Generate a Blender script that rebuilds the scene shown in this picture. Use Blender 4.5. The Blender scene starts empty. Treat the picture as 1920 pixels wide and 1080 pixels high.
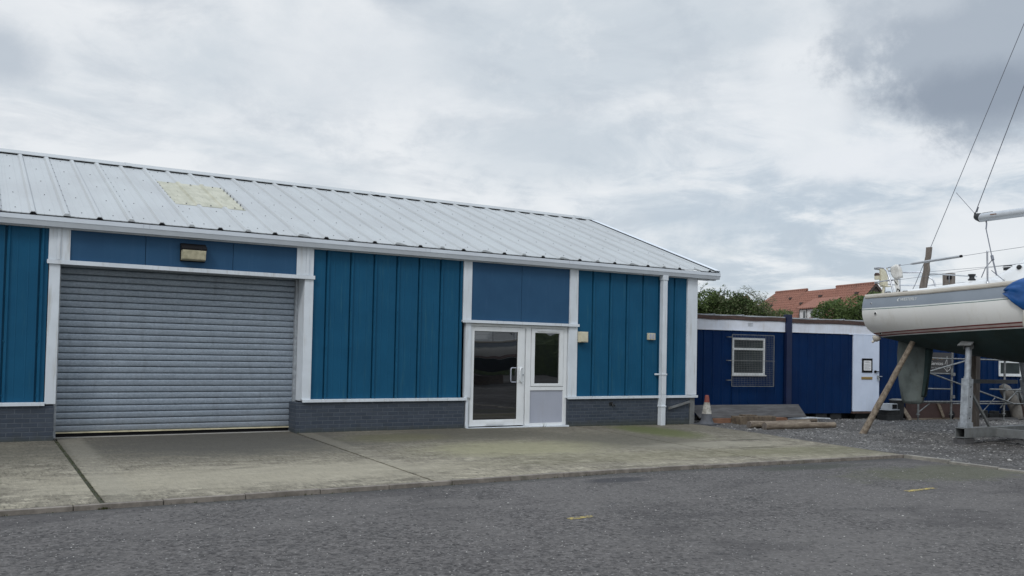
import bpy, math, random
from mathutils import Vector, Matrix, noise
random.seed(7)
R = math.radians
sc = bpy.context.scene
COL = sc.collection

# ------------------------------------------------------------------ camera
cam_d = bpy.data.cameras.new('camera'); cam = bpy.data.objects.new('camera', cam_d); COL.objects.link(cam)
cam_d.sensor_width = 36.0; cam_d.lens = 1685.0 / 1920.0 * 36.0
cam_d.shift_y = 67.0 / 1920.0
cam_d.clip_start = 0.1; cam_d.clip_end = 3000
_X = Vector((3722 - 960, 714.7 - 607, 1685)).normalized()
_s = 0.0201
_up = Vector((_s, -1, 0)); _up.z = -(_up.x * _X.x + _up.y * _X.y) / _X.z; _up.normalize()
_Y = _up.cross(_X)
Rw = Matrix((_X, _Y, _up))                      # camera (x right, y down, z forward) -> world
cr, cd, cf = Rw @ Vector((1, 0, 0)), Rw @ Vector((0, 1, 0)), Rw @ Vector((0, 0, 1))
cam.matrix_world = Matrix(((cr.x, -cd.x, -cf.x, 0.0), (cr.y, -cd.y, -cf.y, -16.616), (cr.z, -cd.z, -cf.z, 1.618), (0, 0, 0, 1)))
sc.camera = cam

# ------------------------------------------------------------------ node helpers
def N(nt, typ, ins=None, **props):
    n = nt.nodes.new(typ)
    for k, v in props.items(): setattr(n, k, v)
    for k, v in (ins or {}).items():
        s = n.inputs[k]
        if isinstance(v, bpy.types.NodeSocket): nt.links.new(v, s)
        else: s.default_value = v
    return n
def M(nt, op, a, b=0.0, c=0.0, clamp=False):
    n = N(nt, 'ShaderNodeMath', {0: a, 1: b, 2: c}, operation=op); n.use_clamp = clamp
    return n.outputs[0]
def MIX(nt, f, a, b, blend='MIX'):
    def col(v): return v if isinstance(v, bpy.types.NodeSocket) else (v[0], v[1], v[2], 1)
    n = N(nt, 'ShaderNodeMix', data_type='RGBA', blend_type=blend)
    n.clamp_factor = True
    for i, v in ((0, f), (6, a), (7, b)):
        v = col(v) if i > 0 else v
        if isinstance(v, bpy.types.NodeSocket): nt.links.new(v, n.inputs[i])
        else: n.inputs[i].default_value = v
    return n.outputs[2]
def SM(nt, v, a, b):                            # smoothstep a..b
    n = N(nt, 'ShaderNodeMapRange', {0: v, 1: a, 2: b, 3: 0.0, 4: 1.0}, interpolation_type='SMOOTHSTEP')
    return n.outputs[0]
def NOI(nt, vec, scale, detail=4, rough=0.55, dist=0.0):
    return N(nt, 'ShaderNodeTexNoise', {'Vector': vec, 'Scale': scale, 'Detail': detail, 'Roughness': rough, 'Distortion': dist}).outputs[0]
def MAP(nt, vec, sx=1, sy=1, sz=1, loc=(0, 0, 0), rot=(0, 0, 0)):
    return N(nt, 'ShaderNodeMapping', {'Vector': vec, 'Scale': (sx, sy, sz), 'Location': loc, 'Rotation': rot}).outputs[0]

# ------------------------------------------------------------------ world: bright broken overcast
SUN_AZ, SUN_EL = R(236), R(42)
w = bpy.data.worlds.new('World'); sc.world = w; w.use_nodes = True
nt = w.node_tree; nt.nodes.clear()
sky = N(nt, 'ShaderNodeTexSky', sky_type='NISHITA')
sky.sun_disc = False; sky.sun_elevation = SUN_EL; sky.sun_rotation = SUN_AZ
sky.air_density = 1.0; sky.dust_density = 2.0
d = N(nt, 'ShaderNodeTexCoord').outputs['Generated']
sp = N(nt, 'ShaderNodeSeparateXYZ', {0: d})
dx, dy, dz = sp.outputs
az = M(nt, 'MULTIPLY', M(nt, 'ARCTAN2', dx, dy), 57.2958)
el = M(nt, 'MULTIPLY', M(nt, 'ARCSINE', dz), 57.2958)
den = M(nt, 'ADD', M(nt, 'MAXIMUM', dz, 0.0), 0.14)
pl = N(nt, 'ShaderNodeCombineXYZ', {0: M(nt, 'DIVIDE', dx, den), 1: M(nt, 'DIVIDE', dy, den), 2: 0.0}).outputs[0]
nA = NOI(nt, pl, 0.9, 8, 0.58, 0.35)
nB = NOI(nt, MAP(nt, pl, 1, 1, 1, (3.1, 7.7, 0)), 2.3, 10, 0.62, 0.5)
nC = NOI(nt, MAP(nt, d, 1, 1, 1.25, (1.3, .4, .2)), 7.0, 12, 0.66, 0.12)
def blob(a0, e0, wa, we, amp=1.3):
    da = M(nt, 'DIVIDE', M(nt, 'SUBTRACT', az, a0), wa); de = M(nt, 'DIVIDE', M(nt, 'SUBTRACT', el, e0), we)
    r = M(nt, 'SQRT', M(nt, 'ADD', M(nt, 'MULTIPLY', da, da), M(nt, 'MULTIPLY', de, de)))
    return M(nt, 'ADD', r, M(nt, 'MULTIPLY', M(nt, 'SUBTRACT', nC, 0.5), amp))
WHITE, PALE, BLUE, DARK, GREY = (.865, .89, .915), (.64, .70, .755), (.545, .63, .715), (.265, .31, .38), (.50, .56, .63)
cld = MIX(nt, SM(nt, nA, .34, .56), PALE, WHITE)
lowr = M(nt, 'MULTIPLY', SM(nt, az, 26, 50), M(nt, 'SUBTRACT', 1.0, SM(nt, el, 9, 19)))
cld = MIX(nt, M(nt, 'MULTIPLY', lowr, SM(nt, nB, .66, .40)), cld, BLUE)
cld = MIX(nt, M(nt, 'MULTIPLY', SM(nt, nB, .54, .36), .35), cld, GREY)
cld = MIX(nt, M(nt, 'MULTIPLY', SM(nt, nC, .54, .70), .35), cld, (.88, .905, .925))
cld = MIX(nt, M(nt, 'MULTIPLY', SM(nt, nC, .47, .34), .28), cld, (.47, .535, .61))
def patch(cld, b, hi, lo, colr, amt):
    return MIX(nt, M(nt, 'MULTIPLY', SM(nt, b, hi, lo), amt), cld, colr)
cld = patch(cld, blob(21, 17.5, 8.5, 3.2, 1.6), 1.2, .3, (.80, .835, .87), .6)
cld = patch(cld, blob(33, 12.5, 8.5, 2.6, 1.6), 1.2, .3, (.56, .635, .70), .5)
cld = patch(cld, blob(44.5, 8.2, 5, 1.6, 1.6), 1.1, .3, (.52, .605, .69), .55)
cld = patch(cld, blob(10, 8.5, 13, 3.2), 1.2, .3, (.86, .885, .91), .75)
cld = patch(cld, blob(1.2, 15.6, 3.2, 2.2), 1.2, .3, GREY, .85)
cld = patch(cld, blob(6.5, 20.3, 6, 1.3), 1.2, .2, GREY, .75)
cld = patch(cld, blob(23.5, 22.3, 3.2, 1.7), 1.1, .3, GREY, .8)
cld = patch(cld, blob(36, 23.3, 7, 1.7), 1.2, .3, GREY, .6)
cld = patch(cld, blob(49.6, 15.0, 3.6, 5.6, 1.7), 1.10, .55, (.85, .88, .91), .75)
cld = patch(cld, blob(54.0, 11.6, 7.0, 1.5, 1.7), 1.1, .5, (.83, .86, .90), .8)
cld = patch(cld, blob(59.5, 7.0, 4.0, 2.6, 1.8), 1.15, .5, (.86, .885, .915), .85)
cld = patch(cld, blob(60.5, 17.6, 11.8, 5.4, 1.9), 1.04, .60, (.41, .465, .535), .93)
cld = patch(cld, blob(58.0, 15.0, 7.4, 2.0, 1.6), 1.2, .15, DARK, .75)
cld = patch(cld, blob(52.5, 19.5, 2.2, 2.6, 1.6), 1.2, .3, (.50, .555, .62), .7)
cld = patch(cld, blob(56.0, 20.0, 3.2, 1.1, 2.4), 1.2, .1, (.62, .67, .725), .6)
up_ = SM(nt, el, 24, 58)
zen = M(nt, 'ADD', 1.0, M(nt, 'MULTIPLY', up_, 0.95))
cld = MIX(nt, M(nt, 'MULTIPLY', up_, .8), cld, (.655, .75, .875))
skyc = MIX(nt, 0.93, sky.outputs[0], N(nt, 'ShaderNodeVectorMath', {0: cld, 'Scale': M(nt, 'MULTIPLY', zen, 10.0)}, operation='SCALE').outputs[0])
bg = N(nt, 'ShaderNodeBackground', {'Color': skyc, 'Strength': 0.1})
N(nt, 'ShaderNodeOutputWorld', {0: bg.outputs[0]})

# ------------------------------------------------------------------ sun (soft, through cloud)
sun_d = bpy.data.lights.new('sun', 'SUN'); sun = bpy.data.objects.new('sun', sun_d); COL.objects.link(sun)
sun_d.energy = 1.05; sun_d.angle = R(14); sun_d.color = (1, .98, .95)
_sv = Vector((math.sin(SUN_AZ) * math.cos(SUN_EL), math.cos(SUN_AZ) * math.cos(SUN_EL), math.sin(SUN_EL)))
sun.rotation_euler = _sv.to_track_quat('Z', 'Y').to_euler()
sc.view_settings.view_transform = 'Standard'; sc.view_settings.look = 'None'
sc.view_settings.exposure = 0.0; sc.view_settings.gamma = 1.0

# ------------------------------------------------------------------ object helpers
ROOTM = {}
def tag(o, label=None, cat=None, group=None, kind=None):
    if label: o['label'] = label
    if cat: o['category'] = cat
    if group: o['group'] = group
    if kind: o['kind'] = kind
    return o
def thing(name, label, cat, loc=(0, 0, 0), rz=0.0, group=None):
    o = bpy.data.objects.new(name, None); COL.objects.link(o)
    o.location = loc; o.rotation_euler = (0, 0, rz); o.empty_display_size = .2
    ROOTM[o] = Matrix.Translation(Vector(loc)) @ Matrix.Rotation(rz, 4, 'Z')
    return tag(o, label, cat, group)
def copy_tree(o, parent=None):
    c = o.copy(); COL.objects.link(c)
    if parent: c.parent = parent
    for ch in list(o.children): copy_tree(ch, c)
    return c
class MB:
    def __init__(s): s.v = []; s.f = []; s.m = []; s.s = []
    def add(s, vs, fs, mi=0, smooth=False):
        b = len(s.v); s.v += [tuple(p) for p in vs]
        for f in fs: s.f.append(tuple(i + b for i in f)); s.m.append(mi); s.s.append(smooth)
        return s
    def box(s, x0, x1, y0, y1, z0, z1, mi=0, T=None):
        vs = [Vector(p) for p in ((x0, y0, z0), (x1, y0, z0), (x1, y1, z0), (x0, y1, z0), (x0, y0, z1), (x1, y0, z1), (x1, y1, z1), (x0, y1, z1))]
        if T is not None: vs = [T @ p for p in vs]
        return s.add(vs, [(0, 3, 2, 1), (4, 5, 6, 7), (0, 1, 5, 4), (1, 2, 6, 5), (2, 3, 7, 6), (3, 0, 4, 7)], mi)
    def bar(s, a, b, wd, ht, up=(0, 0, 1), mi=0):  # rectangular bar between two points
        a, b = Vector(a), Vector(b); t = (b - a).normalized(); u = Vector(up)
        sd = t.cross(u).normalized(); u = sd.cross(t)
        vs = [p + sd * i * wd / 2 + u * j * ht / 2 for p in (a, b) for i, j in ((-1, -1), (1, -1), (1, 1), (-1, 1))]
        return s.add(vs, [(0, 1, 2, 3), (7, 6, 5, 4), (0, 4, 5, 1), (1, 5, 6, 2), (2, 6, 7, 3), (3, 7, 4, 0)], mi)
    def tube(s, pts, r, n=10, mi=0, cap=True, smooth=True):
        pts = [Vector(p) for p in pts]; k = len(pts)
        rs = r if isinstance(r, (list, tuple)) else [r] * k
        t0 = (pts[1] - pts[0]).normalized()
        nrm = t0.orthogonal().normalized(); vs = []
        for i, p in enumerate(pts):
            t = ((pts[min(i + 1, k - 1)] - p).normalized() + (p - pts[max(i - 1, 0)]).normalized())
            t = t.normalized() if t.length > 1e-6 else t0
            nrm = (nrm - t * nrm.dot(t)).normalized(); bn = t.cross(nrm)
            for j in range(n):
                a = 2 * math.pi * j / n
                vs.append(p + (nrm * math.cos(a) + bn * math.sin(a)) * rs[i])
        fs = [(i * n + j, i * n + (j + 1) % n, (i + 1) * n + (j + 1) % n, (i + 1) * n + j) for i in range(k - 1) for j in range(n)]
        s.add(vs, fs, mi, smooth)
        if cap:
            s.add(vs[:n], [tuple(range(n - 1, -1, -1))], mi); s.add(vs[-n:], [tuple(range(n))], mi)
        return s
    def lathe(s, prof, c, n=20, mi=0, smooth=True, axis=None):
        vs = []
        for r, z in prof:
            for j in range(n):
                a = 2 * math.pi * j / n; vs.append(Vector((r * math.cos(a), r * math.sin(a), z)))
        if axis is not None:
            q = Vector((0, 0, 1)).rotation_difference(Vector(axis)); vs = [q @ p for p in vs]
        vs = [p + Vector(c) for p in vs]; k = len(prof)
        fs = [(i * n + j, i * n + (j + 1) % n, (i + 1) * n + (j + 1) % n, (i + 1) * n + j) for i in range(k - 1) for j in range(n)]
        mis = mi if isinstance(mi, list) else [mi] * (k - 1)
        b = len(s.v); s.v += [tuple(p) for p in vs]
        for q_, f in enumerate(fs): s.f.append(tuple(i + b for i in f)); s.m.append(mis[q_ // n]); s.s.append(smooth)
        s.add(vs[:n], [tuple(range(n - 1, -1, -1))], mis[0]); s.add(vs[-n:], [tuple(range(n))], mis[-1])
        return s
    def grid(s, fn, us, vs_, mi=0, smooth=False, mif=None):
        P = [fn(u, v) for v in vs_ for u in us]; nu = len(us)
        b = len(s.v); s.v += [tuple(p) for p in P]
        for j in range(len(vs_) - 1):
            for i in range(nu - 1):
                s.f.append(tuple(b + q for q in (j * nu + i, j * nu + i + 1, (j + 1) * nu + i + 1, (j + 1) * nu + i)))
                s.m.append(mif(i, j) if mif else mi); s.s.append(smooth)
        return s
    def prism(s, poly, a0, a1, fn, mi=0, cap=True, smooth=False):  # closed polygon swept from a0 to a1, fn(p,q,a)->xyz
        n = len(poly); vs = [fn(p, q, a) for a in (a0, a1) for p, q in poly]
        s.add(vs, [(i, (i + 1) % n, n + (i + 1) % n, n + i) for i in range(n)], mi, smooth)
        if cap: s.add(vs, [tuple(range(n - 1, -1, -1)), tuple(range(n, 2 * n))], mi)
        return s
    def build(s, name, mats, parent=None, loc=None, local=False, bevel=0.0):
        root = parent
        while root is not None and root not in ROOTM: root = root.parent
        vs = [Vector(p) for p in s.v]
        if root is not None and not local:
            inv = ROOTM[root].inverted(); vs = [inv @ p for p in vs]
        if loc is not None: vs = [p - Vector(loc) for p in vs]
        me = bpy.data.meshes.new(name); me.from_pydata([tuple(p) for p in vs], [], s.f)
        if not isinstance(mats, (list, tuple)): mats = [mats]
        for m in mats: me.materials.append(m)
        me.polygons.foreach_set('material_index', s.m); me.polygons.foreach_set('use_smooth', s.s)
        me.validate(); me.update()
        o = bpy.data.objects.new(name, me); COL.objects.link(o)
        if parent is not None: o.parent = parent
        elif loc is not None: o.location = loc
        if bevel:
            bm_ = o.modifiers.new('bevel', 'BEVEL'); bm_.width = bevel; bm_.segments = 2; bm_.limit_method = 'ANGLE'; bm_.angle_limit = R(50)
        return o
def text_mb(body, size, T, depth=0.002):
    cu = bpy.data.curves.new('t', 'FONT'); cu.body = body; cu.size = size; cu.extrude = depth; cu.align_x = 'CENTER'
    o = bpy.data.objects.new('t', cu); COL.objects.link(o)
    dg = bpy.context.evaluated_depsgraph_get(); me = bpy.data.meshes.new_from_object(o.evaluated_get(dg))
    mb = MB(); mb.add([T @ v.co for v in me.vertices], [tuple(p.vertices) for p in me.polygons])
    bpy.data.objects.remove(o); bpy.data.meshes.remove(me); bpy.data.curves.remove(cu)
    return mb
def frame(x, y, z, o):                           # 4x4 from axes and origin
    m = Matrix.Identity(4)
    for i, a in enumerate((x, y, z)):
        for j in range(3): m[j][i] = a[j]
    for j in range(3): m[j][3] = o[j]
    return m

# ------------------------------------------------------------------ materials
def newmat(name):
    m = bpy.data.materials.new(name); m.use_nodes = True; t = m.node_tree; t.nodes.clear()
    b = N(t, 'ShaderNodeBsdfPrincipled'); o = N(t, 'ShaderNodeOutputMaterial', {0: b.outputs[0]})
    return m, t, b
def mk(name, c1, c2=None, scale=3.0, rough=.5, metal=0.0, bump=0.0, bscale=None, st=(1, 1, 1), lo=.35, hi=.65, rv=0.1, detail=6, dirt=None, dst=(6, 6, .5), damt=.5, spec=.5):
    m, t, b = newmat(name); c2 = c2 or tuple(x * .85 for x in c1)
    oc = N(t, 'ShaderNodeTexCoord').outputs['Object']
    v = MAP(t, oc, *st); n = NOI(t, v, scale, detail, .6)
    c = MIX(t, SM(t, n, lo, hi), c1, c2)
    if dirt:
        dn = NOI(t, MAP(t, oc, *dst), 2.2, 7, .65)
        c = MIX(t, M(t, 'MULTIPLY', SM(t, dn, .52, .78), damt), c, dirt)
    t.links.new(c, b.inputs['Base Color'])
    t.links.new(M(t, 'ADD', rough - rv / 2, M(t, 'MULTIPLY', n, rv)), b.inputs['Roughness'])
    b.inputs['Metallic'].default_value = metal; b.inputs['Specular IOR Level'].default_value = spec
    if bump:
        bn = NOI(t, v, bscale or scale * 4, 5, .6)
        bu = N(t, 'ShaderNodeBump', {'Height': bn, 'Strength': 1.0, 'Distance': bump})
        t.links.new(bu.outputs[0], b.inputs['Normal'])
    return m
X = {}
X['teal'] = mk('teal_cladding', (.0100, .083, .164), (.0085, .073, .146), 1.2, .5, spec=.12, rv=.12, dirt=(.03, .115, .165), damt=.55, bump=.0015, bscale=1.7)
X['fascia'] = mk('blue_fascia', (.026, .080, .158), (.023, .072, .145), 1.5, .5, spec=.15, dirt=(.05, .11, .20), damt=.3)
X['white'] = mk('white_trim', (.64, .685, .73), (.58, .62, .66), 2.0, .45, dirt=(.34, .31, .26), dst=(7, 7, .5), damt=.6, bump=.0008, bscale=3)
X['gutter'] = mk('gutter_white', (.62, .67, .72), (.57, .61, .66), 1.5, .4, dirt=(.42, .42, .40), dst=(1, 9, 9), damt=.3)
X['roof'] = mk('roof_sheet', (.375, .395, .40), (.345, .36, .365), 1.1, .48, st=(1, .35, 1), dirt=(.31, .32, .315), dst=(5, .35, 1), damt=.35)
X['skyl'] = mk('skylight_plastic', (.42, .41, .32), (.33, .325, .245), 3.6, .5, st=(1, .6, 1), dirt=(.17, .16, .105), dst=(7, .8, 1), damt=.6)
X['black'] = mk('black_rubber', (.008, .008, .010), None, 4, .8, spec=.2)
X['screw'] = mk('grey_screw', (.20, .205, .21), None, 4, .5)
X['upvc'] = mk('upvc_white', (.74, .76, .77), (.69, .71, .72), 2, .3, dirt=(.5, .48, .43), dst=(9, 9, 1.2), damt=.35)
X['panelgrey'] = mk('lilac_panel', (.37, .39, .455), (.35, .37, .435), 2, .4, dirt=(.3, .29, .27), damt=.25)
X['lampcream'] = mk('aged_diffuser', (.52, .48, .34), (.36, .33, .22), 8, .4)
X['cream'] = mk('cream_plastic', (.60, .56, .42), (.50, .46, .34), 5, .5)
X['creamrail'] = mk('cream_rail', (.60, .55, .38), (.45, .40, .27), 5, .5)
X['galv'] = mk('galvanised', (.42, .45, .48), (.27, .29, .31), 9, .5, metal=.35, detail=8, rv=.2)
X['alu'] = mk('aluminium', (.24, .25, .25), (.15, .155, .155), 12, .42, metal=.5)
X['steelgrey'] = mk('grey_steel', (.20, .21, .21), (.14, .145, .145), 5, .6, metal=.2, bump=.002, dirt=(.22, .16, .1), damt=.3)
X['conc2'] = mk('sill_concrete', (.30, .29, .27), (.27, .26, .23), 5, .9, bump=.004)
X['navy'] = mk('navy_paint', (.0010, .0185, .075), (.0008, .014, .060), 1.1, .55, spec=.12, dirt=(.016, .034, .075), damt=.55, rv=.2)
X['navyd'] = mk('navy_post', (.006, .014, .055), (.004, .01, .04), 2, .5)
X['cabinwhite'] = mk('cabin_fascia_white', (.68, .72, .80), (.60, .62, .67), 2, .5, dirt=(.40, .34, .27), dst=(7, 7, .7), damt=.4)
X['doorwhite'] = mk('door_white', (.60, .67, .80), (.55, .62, .75), 2, .45, dirt=(.42, .42, .44), damt=.3)
X['brownwood'] = mk('brown_timber_edge', (.085, .05, .04), (.05, .03, .026), 6, .8, st=(1, 4, 4), bump=.003)
X['felt'] = mk('roof_felt', (.42, .45, .48), (.30, .32, .34), 3, .8)
X['brass'] = mk('brass', (.42, .29, .12), None, 6, .4, metal=.6)
X['paper'] = mk('paper', (.72, .73, .74), None, 8, .8)
X['ink'] = mk('ink', (.12, .12, .13), None, 8, .8)
X['hull'] = mk('hull_white', (.80, .79, .76), (.76, .75, .72), .9, .35, dirt=(.62, .58, .51), dst=(1, 2, .7), damt=.45)
X['hullgrey'] = mk('hull_band_grey', (.255, .29, .335), (.23, .265, .305), 1.2, .4)
X['pin'] = mk('pin_green', (.035, .12, .10), None, 3, .5)
X['pinw'] = mk('pin_white', (.7, .72, .7), None, 3, .5)
X['red'] = mk('boot_red', (.20, .045, .04), (.15, .035, .03), 3, .6)
X['pinkw'] = mk('boot_pale', (.55, .45, .42), (.45, .36, .33), 3, .6)
X['anti'] = mk('antifouling', (.018, .040, .040), (.012, .026, .022), 1.6, .85, dirt=(.05, .06, .05), dst=(2, 1, 2), damt=.4)
X['rud'] = mk('rudder_paint', (.135, .158, .150), (.095, .112, .105), 2.2, .85, dirt=(.06, .055, .043), dst=(1.5, 2.6, 1.6), damt=1.0, rv=.1)
X['gel'] = mk('gelcoat', (.72, .73, .73), (.66, .67, .67), 1.4, .3)
X['rubrail'] = mk('rubrail', (.55, .52, .46), (.46, .42, .36), 2, .6)
X['rubwood'] = mk('rubrail_strip', (.27, .22, .19), None, 3, .6)
X['steel'] = mk('stainless', (.55, .57, .6), (.42, .43, .46), 6, .28, metal=.75)
X['wire'] = mk('rigging_wire', (.16, .17, .2), None, 6, .45, metal=.4)
X['boom'] = mk('boom_alloy', (.46, .48, .50), (.40, .42, .44), 3, .4, metal=.3)
X['canvas'] = mk('white_canvas', (.66, .65, .62), (.50, .49, .45), 8, .9, bump=.004)
X['rolld'] = mk('dull_roll', (.15, .14, .125), (.09, .083, .075), 4, .9, bump=.006)
X['tarp'] = mk('blue_tarp', (.002, .075, .27), (.002, .055, .20), 3.5, .38, bump=.006, bscale=14)
X['fender'] = mk('fender_vinyl', (.55, .53, .46), (.42, .40, .33), 4, .5)
X['timber'] = mk('round_timber', (.25, .205, .155), (.135, .105, .078), 2.5, .85, st=(1.2, 8, 5), bump=.008, dirt=(.10, .075, .055), dst=(3, 3, 3), damt=.7)
X['timberg'] = mk('grey_timber', (.095, .094, .097), (.058, .057, .058), 2.0, .9, st=(1.2, 9, 9), bump=.006, detail=9)
X['timberd'] = mk('dark_timber', (.15, .115, .08), (.08, .06, .043), 3.0, .9, st=(3, 3, 3), bump=.006)
X['timberr'] = mk('reddish_timber', (.22, .115, .07), (.15, .075, .045), 3.0, .85, st=(1, 6, 6), bump=.004)
X['postb'] = mk('weathered_post', (.17, .145, .125), (.105, .088, .075), 3.5, .9, st=(5, 5, .6), bump=.01)
X['brownboard'] = mk('brown_board', (.060, .032, .028), (.045, .024, .021), 2, .7)
X['conered'] = mk('cone_red', (.25, .06, .04), (.17, .045, .035), 6, .7)
X['conewhite'] = mk('cone_white', (.40, .385, .345), (.22, .21, .185), 9, .7, dirt=(.08, .07, .06), dst=(6, 6, 6), damt=.9)
X['conegrey'] = mk('cone_base', (.09, .095, .11), (.06, .063, .07), 4, .75)
X['junk'] = mk('dark_junk', (.02, .022, .024), (.012, .013, .014), 6, .7)
X['sign'] = mk('sign_board', (.045, .043, .045), (.036, .034, .036), 3, .5)
X['orange'] = mk('sign_orange', (.40, .24, .08), None, 6, .6)
X['signw'] = mk('sign_white', (.55, .55, .54), None, 6, .6)
X['signg'] = mk('sign_grey', (.20, .20, .20), None, 6, .6)
X['bark'] = mk('bark', (.07, .055, .04), (.04, .03, .022), 6, .9, bump=.01)
X['tile'] = mk('roof_tile', (.27, .125, .088), (.19, .088, .063), 7.0, .85, detail=8, lo=.3, hi=.7, dirt=(.07, .045, .035), dst=(.5, .5, .5), damt=.5)
X['gable'] = mk('gable_board', (.07, .055, .05), (.05, .04, .036), 3, .8, st=(1, 1, 8))
X['housebrick'] = mk('house_brick', (.22, .12, .085), (.16, .085, .06), 6, .9)
X['winwhite'] = mk('window_white', (.66, .68, .68), None, 3, .5)
X['darkframe'] = mk('dark_frame', (.02, .02, .025), None, 3, .5)
X['kerb'] = mk('kerb_stone', (.225, .198, .17), (.14, .123, .105), 6, .95, bump=.005, dirt=(.07, .075, .04), dst=(1, 2, 2), damt=.7)
X['moss'] = mk('moss_joint', (.030, .030, .018), (.045, .048, .022), 9, 1.0, bump=.01)
X['edging'] = mk('edging', (.30, .28, .24), (.18, .17, .15), 5, .95, bump=.005)

def glass(name, tint, rough=.02, spec=.5, ior=1.5):
    m, t, b = newmat(name)
    oc = N(t, 'ShaderNodeTexCoord').outputs['Object']
    n = NOI(t, oc, 1.3, 3, .5)
    t.links.new(MIX(t, SM(t, n, .3, .7), tint, tuple(x * .6 for x in tint)), b.inputs['Base Color'])
    b.inputs['Roughness'].default_value = rough; b.inputs['Specular IOR Level'].default_value = spec
    bu = N(t, 'ShaderNodeBump', {'Height': NOI(t, oc, 1.1, 2, .5), 'Strength': 1.0, 'Distance': .0015})
    t.links.new(bu.outputs[0], b.inputs['Normal'])
    b.inputs['IOR'].default_value = ior
    return m
X['glass'] = glass('door_glass', (.006, .007, .009), .01, .5, 2.1)
X['glass2'] = glass('cabin_glass', (.055, .065, .070), .05, .8)

def brickmat():
    m, t, b = newmat('engineering_brick')
    oc = N(t, 'ShaderNodeTexCoord').outputs['Object']; s = N(t, 'ShaderNodeSeparateXYZ', {0: oc})
    v = N(t, 'ShaderNodeCombineXYZ', {0: M(t, 'ADD', s.outputs[0], s.outputs[1]), 1: s.outputs[2], 2: 0.0}).outputs[0]
    br = N(t, 'ShaderNodeTexBrick', {'Vector': v, 'Color1': (.030, .043, .065, 1), 'Color2': (.050, .064, .088, 1), 'Mortar': (.082, .096, .116, 1), 'Scale': 1.0, 'Mortar Size': .007, 'Mortar Smooth': .2, 'Bias': -.1, 'Brick Width': .225, 'Row Height': .075}, offset=.5)
    n = NOI(t, oc, 7, 6, .6)
    c = MIX(t, M(t, 'MULTIPLY', SM(t, n, .3, .75), .5), br.outputs[0], (.03, .038, .05))
    dn = NOI(t, MAP(t, oc, 5, 5, 1), 2, 6, .6)
    c = MIX(t, M(t, 'MULTIPLY', SM(t, dn, .58, .8), .35), c, (.11, .115, .12))
    low = M(t, 'MULTIPLY', SM(t, M(t, 'ADD', s.outputs[2], M(t, 'MULTIPLY', n, -.12)), .06, -.08), .5)
    c = MIX(t, low, c, (.05, .055, .035))
    t.links.new(c, b.inputs['Base Color']); b.inputs['Roughness'].default_value = .62
    bu = N(t, 'ShaderNodeBump', {'Height': M(t, 'SUBTRACT', M(t, 'MULTIPLY', n, .3), br.outputs['Fac']), 'Strength': 1.0, 'Distance': .004})
    t.links.new(bu.outputs[0], b.inputs['Normal'])
    return m
X['brick'] = brickmat()

def shuttermat():
    m, t, b = newmat('shutter_galvanised')
    oc = N(t, 'ShaderNodeTexCoord').outputs['Object']
    vo = N(t, 'ShaderNodeTexVoronoi', {'Vector': MAP(t, oc, 1, 1, 1.6), 'Scale': 42.0}, feature='F1').outputs['Color']
    n = NOI(t, MAP(t, oc, 1.0, 1, 6), 2.0, 6, .65)
    c = MIX(t, SM(t, n, .3, .7), (.285, .335, .39), (.22, .26, .305))
    c = MIX(t, .38, c, MIX(t, N(t, 'ShaderNodeSeparateColor', {0: vo}).outputs[0], (.16, .19, .23), (.38, .435, .50)))
    st = NOI(t, MAP(t, oc, 3, 1, .5), 2.5, 5, .6)
    c = MIX(t, M(t, 'MULTIPLY', SM(t, st, .52, .75), .4), c, (.12, .13, .14))
    zz = N(t, 'ShaderNodeSeparateXYZ', {0: oc}).outputs[2]
    slat = N(t, 'ShaderNodeTexWhiteNoise', {'W': M(t, 'FLOOR', M(t, 'DIVIDE', M(t, 'SUBTRACT', zz, .097), .1122))}, noise_dimensions='1D').outputs[0]
    c = MIX(t, M(t, 'MULTIPLY', slat, .22), c, (.16, .19, .225))
    c = MIX(t, M(t, 'MULTIPLY', SM(t, M(t, 'ADD', zz, M(t, 'MULTIPLY', st, .5)), .75, .25), .35), c, (.19, .18, .165))
    t.links.new(c, b.inputs['Base Color']); b.inputs['Metallic'].default_value = .25
    t.links.new(M(t, 'ADD', .38, M(t, 'MULTIPLY', n, .2)), b.inputs['Roughness'])
    return m
X['shutter'] = shuttermat()

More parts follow.
